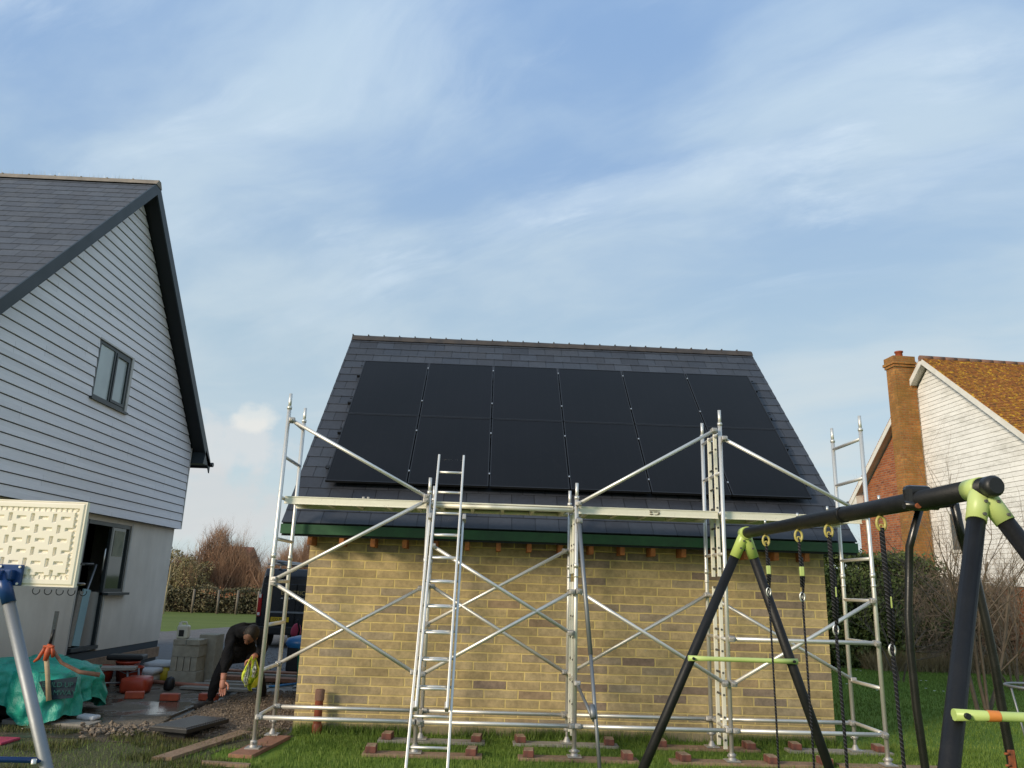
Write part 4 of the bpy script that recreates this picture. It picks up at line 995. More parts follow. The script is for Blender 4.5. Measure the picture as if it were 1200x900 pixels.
for i,x in enumerate((-13.0,-11.8,-10.6,-9.4,-8.2,-7.0)):
    shrub('bare_shrub',labs[i],'shrub',(x,37.2+(i%3)*.9,0),4.7+.4*math.sin(i*2.1),7,3,.75,.045,40+i,M['twigred'],M['twigred'],gt,kids=6,ratio=.6,up=.6)
for i,x in enumerate((-5.6,-4.0)):
    shrub('bare_shrub',['bare shrub beyond the drive hidden behind the garage roof edge','last bare shrub of the thicket behind the garage'][i],'shrub',(x,37.4+i,0),4.8,5,3,.55,.05,60+i,M['twigred'],M['twigred'],gt,kids=5,up=.6)
for i,(x,y,h) in enumerate(((-16.6,38,3.9),(-15.3,37,3.7),(-14.2,36.6,3.3))):
    shrub('olive_shrub',['pale olive bush at the far corner of the grey house','pale olive bush in front of thin upright saplings','yellowish bush just left of the reddish thicket'][i],'shrub',(x,y,0),h,8,3,.7,.04,70+i,M['twigpale'],M['twigpale'],'pale bushes at the field edge',leaf=(2600,.07,M['leafolive'],(1.1,1.,h*.45)),kids=5)
for i,x in enumerate((-15.9,-15.2)):
    shrub('sapling',['thin bare sapling rising above the olive bushes nearest the house','second thin sapling right of the first above the olive bushes'][i],'tree',(x,38.5,0),6.2-.3*i,1,2,.05,.05,80+i,M['twigpale'],M['twigpale'],kids=4,ratio=.5,up=1.2)
# filler haze of fine twigs in thicket mass
n=30000; bx=RNG.uniform(-17.2,-3,n); top=3.5+.45*np.sin(bx*.9+1)+.25*np.sin(bx*6)+.7*np.sin(bx*1.3)+.4*np.sin(bx*3.1); bz=RNG.uniform(.3,1,n)*top; by=RNG.uniform(37.5,39.5,n)
p0=np.stack([bx,by,bz*.9],1); p1=p0+np.stack([RNG.normal(0,.25,n),RNG.normal(0,.2,n),RNG.uniform(.25,.9,n)],1)
NPO('brushwood',twigs(p0,p1,.010),3,M['twigred'],label='dense mass of fine brown twigs filling the thicket beyond the field',cat='brushwood',kind='stuff')
def hedge(name,lab,x0,x1,y0,y1,hf,n,size,mat,core,seed=0):
    o=T(name,lab,'hedge',((x0+x1)/2,(y0+y1)/2,0))
    # lumpy dark core
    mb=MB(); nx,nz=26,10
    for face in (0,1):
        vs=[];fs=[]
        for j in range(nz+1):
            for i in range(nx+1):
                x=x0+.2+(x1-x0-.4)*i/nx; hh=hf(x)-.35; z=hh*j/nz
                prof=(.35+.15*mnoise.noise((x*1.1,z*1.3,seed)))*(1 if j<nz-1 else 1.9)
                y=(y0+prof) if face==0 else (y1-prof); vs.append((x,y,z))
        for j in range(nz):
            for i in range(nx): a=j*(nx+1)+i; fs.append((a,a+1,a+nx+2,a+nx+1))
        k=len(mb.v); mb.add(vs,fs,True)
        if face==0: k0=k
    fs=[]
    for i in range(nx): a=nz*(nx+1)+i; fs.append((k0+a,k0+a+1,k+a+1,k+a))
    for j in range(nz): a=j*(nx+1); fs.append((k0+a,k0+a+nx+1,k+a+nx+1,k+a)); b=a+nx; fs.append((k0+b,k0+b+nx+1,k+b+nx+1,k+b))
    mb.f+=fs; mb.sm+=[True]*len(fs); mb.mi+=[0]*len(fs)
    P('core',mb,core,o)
    m=int(n*.7); x=RNG.uniform(x0,x1,n); H=np.array([hf(a) for a in x])
    z=RNG.uniform(0,1,n)*H; y=np.empty(n)
    lump=np.array([mnoise.noise((a*1.1,b*1.3,seed)) for a,b in zip(x,z)])*.28+np.array([mnoise.noise((a*3.1,b*3.3,seed+4)) for a,b in zip(x,z)])*.14
    edge=np.clip((H-z)/.6,0,1)**.5; half=(y1-y0)/2
    y[:m]=((y0+y1)/2-half*edge[:m]-lump[:m]+RNG.uniform(-.02,.28,m))
    z[m:]=H[m:]+RNG.normal(0,.07,n-m)+lump[m:]*.8; y[m:]=RNG.uniform(y0+.15,y1-.15,n-m)
    NPO('foliage',leaves(np.stack([x,y,z],1),size),4,mat,o); return o
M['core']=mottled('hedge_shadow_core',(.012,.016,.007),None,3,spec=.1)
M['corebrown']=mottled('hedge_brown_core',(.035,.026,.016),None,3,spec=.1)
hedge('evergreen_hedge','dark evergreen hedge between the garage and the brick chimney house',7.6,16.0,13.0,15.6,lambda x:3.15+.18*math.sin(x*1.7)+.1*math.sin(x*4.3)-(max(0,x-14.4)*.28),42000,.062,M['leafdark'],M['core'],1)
hedge('field_hedge','low dark hedge behind the fence posts across the field',-19,4,35,36.2,lambda x:1.25+.1*math.sin(x*2.3),14000,.075,M['leafhedge'],M['corebrown'],3)
br=hedge('bramble_hedge','brown leafless bramble hedge below the white gable at the right',15.4,23.5,13.2,15.4,lambda x:2.5+.15*math.sin(x*2.1),15000,.05,M['leafhedge'],M['corebrown'],5)
n=7000; x=RNG.uniform(14.6,22,n); z=RNG.uniform(.0,2.6,n); p0=np.stack([x,13.05+RNG.uniform(-.35,.3,n),z],1); p1=p0+np.stack([RNG.normal(0,.35,n),RNG.normal(0,.12,n),RNG.normal(.12,.3,n)],1); p1[:,2]=np.maximum(p1[:,2],.02)
NPO('bramble_stems',twigs(p0,p1,.007),3,M['twig'],br)
n=5000; x=RNG.uniform(13.2,17.5,n); y=12.75+RNG.normal(0,.22,n); NPO('dry_grass',blades(np.stack([x,y,np.zeros(n)],1),.5,.008,1.1),3,M['drygrass'],label='tussock of dry straw coloured grass at the hedge foot',cat='dry grass',kind='stuff')
# bare bush in front of the white gable
shrub('bare_tree','bare multi stemmed tree on the lawn in front of the white gable','tree',(10.85,3.9,0),4.5,4,4,.35,.036,111,M['bark'],M['twig'],kids=4,ratio=.66,up=.3)
shrub('bare_shrub','bare arching shrub against the brown hedge left of the tree','shrub',(12.6,9.8,0),3.9,5,4,.6,.025,117,M['bark'],M['twig'],kids=4,ratio=.64,up=.25)
shrub('bare_shrub','bare twiggy shrub at the right edge below the white gable','shrub',(14.6,8.6,0),4.2,5,4,.6,.028,119,M['bark'],M['twig'],kids=4,ratio=.64,up=.3)
# daisies
mb=MB(); r=random.Random(3)
for i in range(16):
    x,y=r.uniform(9.5,13.5),r.uniform(7,12); mb.lathe((x,y,.07),[(.001,.0),(.028,.012)],7)
P('daisies',mb,M['petal'],label='small white daisies dotted over the lawn near the hedge',cat='flowers',kind='stuff')
# fence posts across the field
fx=[(-14.9,'weathered post nearest the grey house in the field fence'),(-13.1,'field fence post left of the leaning trunk gap'),(-11.75,'middle post of the field fence below the reddish thicket'),(-10.75,'field fence post right of the middle one'),(-9.6,'field fence post just left of the van')]
for x,l in fx:
    mb=MB(); mb.tube((x,34.3,0),(x+random.uniform(-.04,.04),34.3,1.25),.07,7,.06); P('fence_post',mb,M['blackwood'],label=l,cat='fence post',group='posts of the field fence',org=(x,34.3,0))
shrub('sapling','slender leaning trunk standing before the field hedge','tree',(-13.9,32.5,0),4.2,1,2,.25,.07,95,M['twigpale'],M['twigpale'],kids=3,ratio=.55)
# ------------------------------------------------------------------ van
vx0,vx1,vy=-4.0,-1.75,13.9
van=T('van','black work van with roof bars parked on the gravel behind the garage','van',((vx0+vx1)/2,vy+2.3,0))
prof=[(vy,.35),(vy+5.0,.35),(vy+5.1,.9),(vy+4.95,1.2),(vy+4.0,1.35),(vy+3.2,2.1),(vy+2.9,2.18),(vy+.12,2.2),(vy+.03,1.95),(vy-.02,1.0)]
bm=bmesh.new(); vs=[bm.verts.new((vx0,y,z)) for y,z in prof]; fb=bm.faces.new(vs); r_=bmesh.ops.extrude_face_region(bm,geom=[fb]); bmesh.ops.translate(bm,vec=(vx1-vx0,0,0),verts=[v for v in r_['geom'] if isinstance(v,bmesh.types.BMVert)])
for v in bm.verts:
    if v.co.z>1.3: v.co.x+= (.12 if v.co.x<(vx0+vx1)/2 else -.12)*min(1,(v.co.z-1.3)/.8)
bmesh.ops.bevel(bm,geom=bm.edges[:],offset=.06,segments=3,affect='EDGES',profile=.6); bmesh.ops.recalc_face_normals(bm,faces=bm.faces[:]); bm.verts.index_update()
mb=MB(); mb.add([v.co.copy() for v in bm.verts],[[v.index for v in f_.verts] for f_ in bm.faces],True); bm.free()
P('body',mb,M['vanpaint'],van)
cxv=(vx0+vx1)/2
for s_ in (-1,1):
    mb=MB(); mb.box((cxv+s_*.49,vy-.03,1.17),(.94,.03,1.2),rx=0,bev=.012); dd_=P('rear_door',mb,M['vanpaint'],van)
    if s_==1: mb=MB(); mb.box((cxv+.08,vy-.055,1.12),(.05,.03,.16),bev=.008); P('handle',mb,M['blackplastic'],dd_)
mb=text_mb('ELECTRICAL',.16,(cxv-.02,vy-.05,1.52),FRONT,.001); P('sign_lettering',mb,mottled('gold_lettering',(.40,.30,.12),None,4),van)
wl_=mottled('white_lettering',(.45,.46,.44),None,4)
for k in range(9): P('lettering_mark',MB().box((cxv-.42+k*.1,vy-.05,1.37+.01*(k%2)),(.06,.004,.05 if k%3 else .03)),wl_,van)
npl=P('number_plate',MB().box((cxv-.42,vy-.056,.78),(.52,.012,.13)),M['plate'],van)
P('plate_characters',text_mb('CO MCX',.10,(cxv-.42,vy-.064,.78),FRONT,.001),M['blackplastic'],npl)
P('bumper',MB().box((cxv,vy-.06,.48),(2.2,.16,.22),bev=.03),M['blackplastic'],van)
P('door_trim',MB().box((cxv,vy-.048,.98),(1.6,.02,.05),bev=.004),M['galv'],van)
for s_ in (-1,1):
    tl=P('tail_light',MB().box((cxv+s_*1.045,vy-.02,1.16),(.11,.06,.62),bev=.015),M['taillight'],van)
    P('reversing_lens',MB().box((cxv+s_*1.045,vy-.055,1.42),(.07,.012,.10)).box((cxv+s_*1.045,vy-.055,.92),(.07,.012,.08)),M['white'],tl)
    for yy in (vy+.95,vy+4.1):
        mb=MB(); mb.path([(cxv+s_*1.1,yy,.34),(cxv+s_*.88,yy,.34)],.34,24); wh=P('wheel',mb,M['tyre'],van); mb=MB(); mb.tube((cxv+s_*1.115,yy,.34),(cxv+s_*1.10,yy,.34),.2,20); P('rim',mb,M['galv'],wh)
for k in range(3): 
    y=vy+.35+k*1.1; mb=MB(); mb.tube((vx0+.1,y,2.33),(vx1-.1,y,2.33),.028,8); 
    for x in (vx0+.2,vx1-.2): mb.tube((x,y,2.15),(x,y,2.33),.02,6)
    P('roof_bar',mb,M['galv'],van)
mb=MB(); mb.tube((vx0+.45,vy-.1,2.4),(vx0+.45,vy+3.1,2.4),.05,10); P('pipe_carrier',mb,M['galv'],van)
# ------------------------------------------------------------------ bin and pink bag behind the corner
bn=T('wheelie_bin','green plastic bin with a tilted blue lid behind the garage corner','bin',(-.28,4.1,0))
mb=MB(); mb.lathe((-.30,4.1,0),[(.17,.02),(.19,.3),(.22,.84),(.235,.85)],20,sx=1.,sy=.9); P('body',mb,M['greenbin'],bn)
mb=MB(); mb.lathe((-.38,4.05,.84),[(.30,-.02),(.34,.05),(.30,.12),(.14,.16),(.001,.165)],20); P('lid',mb,M['bluelid'],bn)
bg_=T('backpack','pink and black bag standing by the van behind the garage corner','bag',(-1.46,8.1,.0))
P('stool',MB().box((-1.44,8.1,.32),(.34,.3,.62),bev=.03),M['blackplastic'],bg_)
P('pouch',skin_mb([(-1.47,8.08,.68),(-1.5,8.08,.85),(-1.46,8.08,1.0)],[(0,1),(1,2)],[.12,.13,.06]),M['pink'],bg_)
P('strap',MB().path([(-1.42,7.96,.7),(-1.38,7.93,.85),(-1.43,7.96,1.02),(-1.47,8.05,1.08)],.02,6),M['cloth'],bg_)
# ------------------------------------------------------------------ person
pe=T('person','person in black bending forward on the dirt holding a yellow vest','person',(-1.08,2.95,0))
J={'pel':(-1.17,3.1,.86),'spi':(-1.10,2.93,1.04),'che':(-1.00,2.68,1.15),'neck':(-.92,2.50,1.16),'nk2':(-.88,2.40,1.14),
'hl':(-1.29,3.06,.80),'kl':(-1.40,2.84,.43),'al':(-1.47,2.86,.10),
'hr':(-1.02,3.14,.79),'kr':(-.80,2.93,.46),'ar':(-.72,3.02,.16),
'sl':(-1.15,2.64,1.12),'el':(-1.19,2.50,.76),'wl':(-1.18,2.44,.47),
'sr':(-.80,2.62,1.10),'er':(-.66,2.46,.86),'wr':(-.745,2.28,.80)}
names=list(J); vts=[J[k] for k in names]; ix={k:i for i,k in enumerate(names)}
ed=[('pel','spi'),('spi','che'),('che','neck'),('neck','nk2'),('pel','hl'),('hl','kl'),('kl','al'),('pel','hr'),('hr','kr'),('kr','ar'),('che','sl'),('sl','el'),('el','wl'),('che','sr'),('sr','er'),('er','wr')]
rad={'pel':.15,'spi':.145,'che':.17,'neck':.075,'nk2':.06,'hl':.10,'kl':.07,'al':.045,'hr':.10,'kr':.07,'ar':.05,'sl':.085,'el':.055,'wl':.034,'sr':.085,'er':.055,'wr':.034}
sk=skin_mb(vts,[(ix[a],ix[b]) for a,b in ed],[rad[k] for k in names],0,2)
# head + hands added to the same body mesh
hd=MB(); c0=V((-.815,2.30,1.10)); fwd=V((-.30,-.55,-.78)).normalized(); upv=(V((.25,-.75,.45))-fwd*V((.25,-.75,.45)).dot(fwd)).normalized(); sd=fwd.cross(upv)
Rh=Matrix((sd,fwd,upv)).transposed()
def ell(mb,c,r,Rm,n=14,m=10,mi=0,fn=None):
    vs=[];fs=[]
    for j in range(m+1):
        ph=math.pi*j/m
        for i in range(n):
            th=2*math.pi*i/n; p=V((math.sin(ph)*math.cos(th),math.sin(ph)*math.sin(th),math.cos(ph)))
            q=V((p.x*r[0],p.y*r[1],p.z*r[2]))
            if fn: q=fn(p,q)
            vs.append(V(c)+Rm@q)
    for j in range(m):
        for i in range(n): i2=(i+1)%n; fs.append((j*n+i,j*n+i2,(j+1)*n+i2,(j+1)*n+i))
    mb.add(vs,fs,True,mi=mi)
def headfn(p,q):
    k=1-.28*max(0,-p.z)*(1 if p.y>-.2 else .6); q=V((q.x*k,q.y,q.z))
    if p.y>.75 and abs(p.x)<.25 and -.35<p.z<.1: q.y+=.028*(1-abs(p.x)/.25)       # nose
    if p.y>.6 and abs(p.z-.08)<.13 and .15<abs(p.x)<.5: q.y-=.012                   # eye sockets
    return q
ell(hd,c0,(.093,.118,.145),Rh,24,20,mi=2,fn=headfn)
ell(hd,c0+Rh@V((-.095,.0,-.01)),(.014,.03,.038),Rh,8,6,mi=2); ell(hd,c0+Rh@V((.095,.0,-.01)),(.014,.03,.038),Rh,8,6,mi=2)
for sx_ in (-1,1): ell(hd,c0+Rh@V((sx_*.034,.106,.012)),(.013,.008,.008),Rh,8,6,mi=0)
ell(hd,c0+Rh@V((0,.108,-.07)),(.028,.008,.007),Rh,8,6,mi=1)
def hand(wr,d,side,pn,s=1.,curl=.25):
    """palm + five fingers: wr wrist, d hand direction, side thumb direction, pn palm normal"""
    wr=V(wr);d=V(d).normalized(); side=V(side);side=(side-d*side.dot(d)).normalized(); pn=d.cross(side)*pn
    vs=[wr-d*.02,wr+d*.03*s,wr+d*.075*s,wr+d*.10*s]; ed_=[(0,1),(1,2),(2,3)]; rr_=[(.03,.024),(.036,.021),(.042,.019),(.040,.016)]
    out=skin_mb([tuple(v) for v in vs],ed_,[.028*s,.036*s,.04*s,.03*s],0,1,mi=1)
    for k,(o,L) in enumerate(((.030,.075),(.010,.085),(-.011,.08),(-.030,.062))):
        b=wr+d*.085*s+side*o*s; p1=b+(d+side*o*3).normalized()*L*.5*s; p2=p1+(d+pn*curl).normalized()*L*.3*s; p3=p2+(d+pn*curl*2.2).normalized()*L*.28*s
        out.merge(skin_mb([tuple(v) for v in (b,p1,p2,p3)],[(0,1),(1,2),(2,3)],[.0115*s,.0105*s,.0095*s,.0075*s],0,1,mi=1))
    b=wr+d*.03*s+side*.025*s; p1=b+(d*.6+side*.9).normalized()*.045*s; p2=p1+(d+side*.35+pn*curl).normalized()*.035*s; p3=p2+(d+pn*curl).normalized()*.025*s
    out.merge(skin_mb([tuple(v) for v in (b,p1,p2,p3)],[(0,1),(1,2),(2,3)],[.014*s,.0125*s,.011*s,.009*s],0,1,mi=1)); return out
sk.merge(hd); sk.merge(hand(J['wl'],(.10,-.05,-1),(.95,-.3,0),1,1.35)); sk.merge(hand(J['wr'],(-.05,-.45,-.75),(-.9,.1,.1),1,1.25,1.1))
for w1,w2 in (('el','wl'),('er','wr')):
    a=V(J[w1]).lerp(V(J[w2]),.72); sk.merge(MB().path([a,V(J[w2]),V(J[w2])+(V(J[w2])-a)*.12],[.044,.036,.033],10,True,mi=1))
P('body',sk,[M['cloth'],M['skin'],M['face']],pe)
# jacket, trousers, boots, hair
jk=skin_mb([J['pel'],J['spi'],J['che'],(-.93,2.55,1.17),J['sl'],J['el'],tuple(V(J['el']).lerp(V(J['wl']),.75)),J['sr'],J['er'],tuple(V(J['er']).lerp(V(J['wr']),.7)),(-1.19,3.16,.74)],[(0,1),(1,2),(2,3),(2,4),(4,5),(5,6),(2,7),(7,8),(8,9),(0,10)],[.165,.175,.19,.11,.11,.078,.056,.11,.078,.056,.165],0,2)
rj=random.Random(4)
for i,v in enumerate(jk.v):
    n_=mnoise.noise((v[0]*9,v[1]*9,v[2]*7))*.05; jk.v[i]=(v[0]+n_,v[1]+n_*.6,v[2]+n_*.5)
P('jacket',jk,M['cloth'],pe)
tr=skin_mb([J['pel'],J['hl'],J['kl'],(-1.465,2.86,.13),J['hr'],J['kr'],(-.725,3.02,.18)],[(0,1),(1,2),(2,3),(0,4),(4,5),(5,6)],[.15,.125,.088,.066,.125,.088,.066],0,2)
P('trousers',tr,M['cloth'],pe)
for (a,dx,dy) in ((J['al'],-.14,-.22),(J['ar'],.02,-.27)):
    a=V(a); zb_=a.z-.10; P('boot',skin_mb([(a.x,a.y+.03,.16+zb_),(a.x,a.y+.02,.065+zb_),(a.x+dx*.5,a.y+dy*.5,.06+zb_),(a.x+dx,a.y+dy,.05+zb_*.7)],[(0,1),(1,2),(2,3)],[.065,.07,.06,.05],0,2),M['boot'],pe)
hr=MB(); ell(hr,c0+Rh@V((0,-.022,.022)),(.107,.122,.14),Rh,18,14); 
P('hair',hr,M['hair'],pe)
# hi vis vest held in the hand
vt=T('hi_vis_vest','crumpled yellow hi vis vest hanging from the person\'s hand','vest',(-.745,2.22,.78))
def vestsheet(cx,cy,w0,w1,z0,z1,seed,nx=18,nz=22):
    mb=MB(); vs=[];fs=[]
    for j in range(nz+1):
        v=j/nz; z=z1+(z0-z1)*v; wd=w0+(w1-w0)*min(1,v*1.8)
        if v>.65: wd*=1-(v-.65)*1.7
        for i in range(nx+1):
            u=i/nx-.5; x=cx+u*wd+.03*mnoise.noise((v*4,seed,1)); y=cy+.05*math.sin(u*14+seed+v*3)*(.4+v)+.06*mnoise.noise((u*5,v*5,seed)); 
            vs.append((x,y,z+.03*math.sin(u*9+seed)))
    for j in range(nz):
        for i in range(nx): a=j*(nx+1)+i; fs.append((a,a+1,a+nx+2,a+nx+1))
    mb.add(vs,fs,True); return mb
P('fabric',vestsheet(-.735,2.20,.08,.25,.44,.80,2.),M['hiviz'],vt)
P('fabric',vestsheet(-.72,2.28,.08,.22,.36,.78,5.),M['hiviz'],vt)
tp=vestsheet(-.76,2.168,.03,.09,.46,.70,2.); P('reflective_tape',tp,M['reflect'],vt)
tp=vestsheet(-.67,2.172,.02,.05,.56,.74,3.); P('reflective_tape',tp,M['reflect'],vt)
# ------------------------------------------------------------------ site clutter on the left
# black grate
gr=T('drain_grate','black plastic channel grating lying on the dirt','grate',(-1.04,.90,0))
mb=MB(); RG=-.28
mb.box((-1.04,.90,.115),(.52,.86,.05),rz=RG,bev=.006); mb.box((-1.08,.95,.04),(.36,.6,.11),rz=RG,bev=.01); P('frame',mb,M['blackplastic'],gr)
mb=MB()
for k in range(18):
    o=V((0,-.385+k*.045,0)); o.rotate(Quaternion((0,0,1),RG)); mb.box((-1.04+o.x,.90+o.y,.146),(.45,.02,.014),rz=RG)
P('bars',mb,mottled('worn_black_plastic',(.035,.04,.048),None,4,rough=.35),gr)
# loose orange bricks
for x,y,rz,l,nz in [(-2.20,3.25,.1,'orange brick on the wet slab below the grey block stack',1),(-1.66,3.38,-.1,'orange brick lying beside the bending person\'s boot',1),(-2.78,3.35,.3,'orange brick in front of the red bag by the trestle',1)]:
    mb=MB(); mb.box((x,y,.10 if x<-2 else .10),(.27,.14,.10),rz=rz,bev=.01); o=P('loose_brick',mb,M['orangebrick'],label=l,cat='brick',group='loose orange bricks on the wet slab',org=(x,y,.05))
# concrete block stack + jerrycan
cb='dense concrete blocks in the stack'
def block(x0,x1,y0,y1,z0,z1,l):
    mb=MB(); mb.aabb((x0,y0,z0),(x1,y1,z1),bev=.008); P('concrete_block',mb,M['cement'],label=l,cat='concrete block',group=cb,org=((x0+x1)/2,(y0+y1)/2,z0))
bx0=-3.0
block(bx0,bx0+.5,5.15,5.55,0.05,.26,'bottom concrete block of the stack behind the slab')
for k,n_ in enumerate(('leftmost','second','third','rightmost')):
    block(bx0+.015+k*.118,bx0+.015+k*.118+.108,5.17,5.6,.262,.50,'%s of four upright blocks in the middle of the stack'%n_)
block(bx0+.02,bx0+.49,5.17,5.58,.502,.70,'wide concrete block above the four upright ones')
block(bx0+.02,bx0+.25,5.16,5.56,.702,.80,'flat block under the white jerrycan')
block(bx0+.26,bx0+.50,5.14,5.56,.702,.80,'flat block on top of the stack right of the jerrycan')
block(bx0+.30,bx0+.62,5.66,6.1,0.05,.86,'tall rear pile of blocks behind the stack')
jc=T('jerrycan','white plastic jerrycan standing on top of the concrete block stack','jerrycan',(-2.87,5.3,.80))
P('body',MB().box((-2.87,5.3,.92),(.21,.15,.24),bev=.035),M['jerry'],jc)
P('label',MB().box((-2.88,5.222,.90),(.09,.004,.11)),M['blackplastic'],jc)
P('handle',MB().path([(-2.95,5.3,1.02),(-2.93,5.3,1.09),(-2.84,5.3,1.09),(-2.81,5.3,1.02)],.017,8),M['jerry'],jc)
P('cap',MB().lathe((-2.94,5.3,1.03),[(.03,0),(.03,.05),(.0,.05)],12),M['jerry'],jc)
# cement / yellow sacks
def sack(x,y,z,sx,sy,sz,mat,l,rz=0,g=None):
    mb=MB(); mb.box((x,y,z+sz/2),(sx,sy,sz),rz=rz,bev=min(sz*.42,.07))
    for i,v in enumerate(mb.v):
        n_=mnoise.noise((v[0]*5,v[1]*5,v[2]*5))*.025; mb.v[i]=(v[0]+n_,v[1],v[2]+n_)
    mb.sm=[True]*len(mb.sm); P('sack',mb,M[mat],label=l,cat='sack',group=g,org=(x,y,z))
sack(-3.42,5.15,.05,.5,.6,.16,'bagwhite','lowest white sack at the foot of the pile by the plinth')
sack(-3.40,5.2,.20,.5,.6,.10,'bagwhite','white sack lying in the middle of the sack pile')
sack(-3.22,5.55,.05,.4,.5,.26,'bagyellow','bright yellow plastic sack left of the concrete blocks')
sack(-3.25,5.6,.30,.55,.6,.08,'bagwhite','white sack lying flat on top of the yellow sack')
# red buckets
def bucket(x,y,z,r,h,mat,l,g='red plastic buckets by the trestle'):
    o=T('bucket',l,'bucket',(x,y,z),group=g)
    P('body',MB().lathe((x,y,z),[(.0,.0),(r*.78,.0),(r,h),(r*1.06,h),(r*1.06,h-.03),(r*1.01,h-.03)],22).lathe((x,y,z),[(r*.97,h),(r*.9,h*.35),(0,h*.35)],22),mat,o)
    P('handle',MB().path([(x-r,y,z+h-.02),(x-r*.8,y-r*.7,z+h-.06),(x,y-r*1.05,z+h-.10),(x+r*.8,y-r*.7,z+h-.06),(x+r,y,z+h-.02)],.006,6),M['galv'],o)
bucket(-3.42,4.62,.05,.19,.33,M['redbucket'],'large red bucket standing right of the trestle leg')
bucket(-3.63,4.95,.05,.19,.38,M['redbucket'],'tall red bucket behind the trestle corner')
bucket(-3.88,4.6,.05,.17,.33,M['redbucket'],'red bucket under the trestle top')
bucket(-4.12,4.3,.05,.17,.36,mottled('dark_navy_plastic',(.012,.018,.028),None,4,rough=.4),'dark bucket under the left end of the trestle',None)
mb=MB(); mb.box((-3.72,5.1,.48),(.6,.38,.09),rz=.15,bev=.03); P('mortar_tub',mb,M['blackplastic'],label='flat black mortar tub resting against the plinth above the buckets',cat='tub',org=(-3.72,5.1,.44))
mb=MB(); mb.lathe((-3.55,5.3,0),[(.0,.0)],3) if 0 else None
sack(-3.02,3.95,.045,.42,.38,.26,'redbucket','crumpled red bag sitting on the wet slab')
sack(-2.62,4.28,.045,.16,.16,.22,'blackplastic','small black bag leaning on the red bag')
# trestle
tr_=T('trestle','grey metal trestle bench with a worn plank top beside the green tarpaulin','trestle',(-3.55,3.9,0))
P('top',MB().box((-3.62,3.95,.41),(1.05,.34,.045),rz=.28,bev=.006),M['timberG'],tr_)
for (x,y) in ((-3.2,3.95),(-3.15,4.25),(-4.0,3.6),(-4.05,3.95)):
    P('leg',MB().tube((x,y,.39),(x+(.07 if x>-3.5 else -.07),y-.03,.045),.019,8),M['galv'],tr_)
P('brace',MB().tube((-3.17,3.94,.2),(-4.0,3.62,.2),.013,8),M['galv'],tr_)
P('foot',MB().tube((-3.135,3.925,.045),(-3.14,3.93,.13),.024,8),M['bluelid'],tr_)
# pipes / planks behind
def lumber(a,b,w_,t_,mat,l,z=.03,cat='plank'):
    a=V(a+(0,));b=V(b+(0,)); c=(a+b)/2; dd=b-a; mb=MB(); mb.box((c.x,c.y,z+t_/2),(dd.length,w_,t_),rz=math.atan2(dd.y,dd.x),bev=.004); P('plank',mb,M[mat],label=l,cat=cat,group='lengths of timber behind the person',org=(c.x,c.y,z))
lumber((-3.1,7.4),(-.3,7.0),.22,.06,'timberR','farthest reddish plank lying on the gravel behind the person')
lumber((-2.5,6.9),(-.9,6.7),.12,.05,'timberG','pale grey batten behind the bending person')
lumber((-2.7,6.3),(-.1,5.9),.25,.07,'timberR','broad reddish plank ending near the green bin')
lumber((-2.4,5.4),(-1.4,5.35),.16,.05,'timberG','pale wet batten nearest the concrete blocks',.05)
lumber((-2.45,4.95),(-1.3,4.85),.16,.05,'timberG','short pale board behind the person\'s left boot',.06)
lumber((-2.5,4.55),(-1.3,4.4),.2,.04,'timberG','wet flat board left of the dirt heap',.06)
mb=MB(); mb.tube((-3.15,4.95,.10),(-2.0,4.6,.09),.035,10); P('pipe',mb,mottled('pinkish_clay_pipe',(.36,.16,.11),None,5),label='thin pink brown pipe lying in front of the concrete blocks',cat='pipe',org=(-2.6,4.8,.06))
sh=T('shovel','black bladed shovel lying on the dirt heap by the person','shovel',(-.5,3.9,.25))
P('blade',MB().prism([(-1.0,3.2,.24),(-.72,3.12,.26),(-.66,3.36,.29),(-.95,3.42,.27)],(0,0,.012)),M['blackplastic'],sh)
P('shaft',MB().tube((-.72,3.26,.285),(.02,3.9,.33),.018,8),M['bluelid'],sh)
mb=MB(); mb.prism([(-.55,4.1,.16),(.0,4.25,.22),(.06,4.75,.30),(-.6,4.7,.2)],(0,0,.02)); P('roof_felt',mb,M['blackplastic'],label='dark folded sheet lying on the dirt between the scaffold posts',cat='sheet',org=(-.3,4.4,.2))
# white scrap
P('plaster_scrap',MB().box((-2.52,1.38,.09),(.28,.14,.05),rz=-.35,rx=.1,bev=.02),M['bagwhite'],label='curved white scrap lying at the corner of the tarpaulin',cat='scrap',org=(-2.52,1.38,.05))
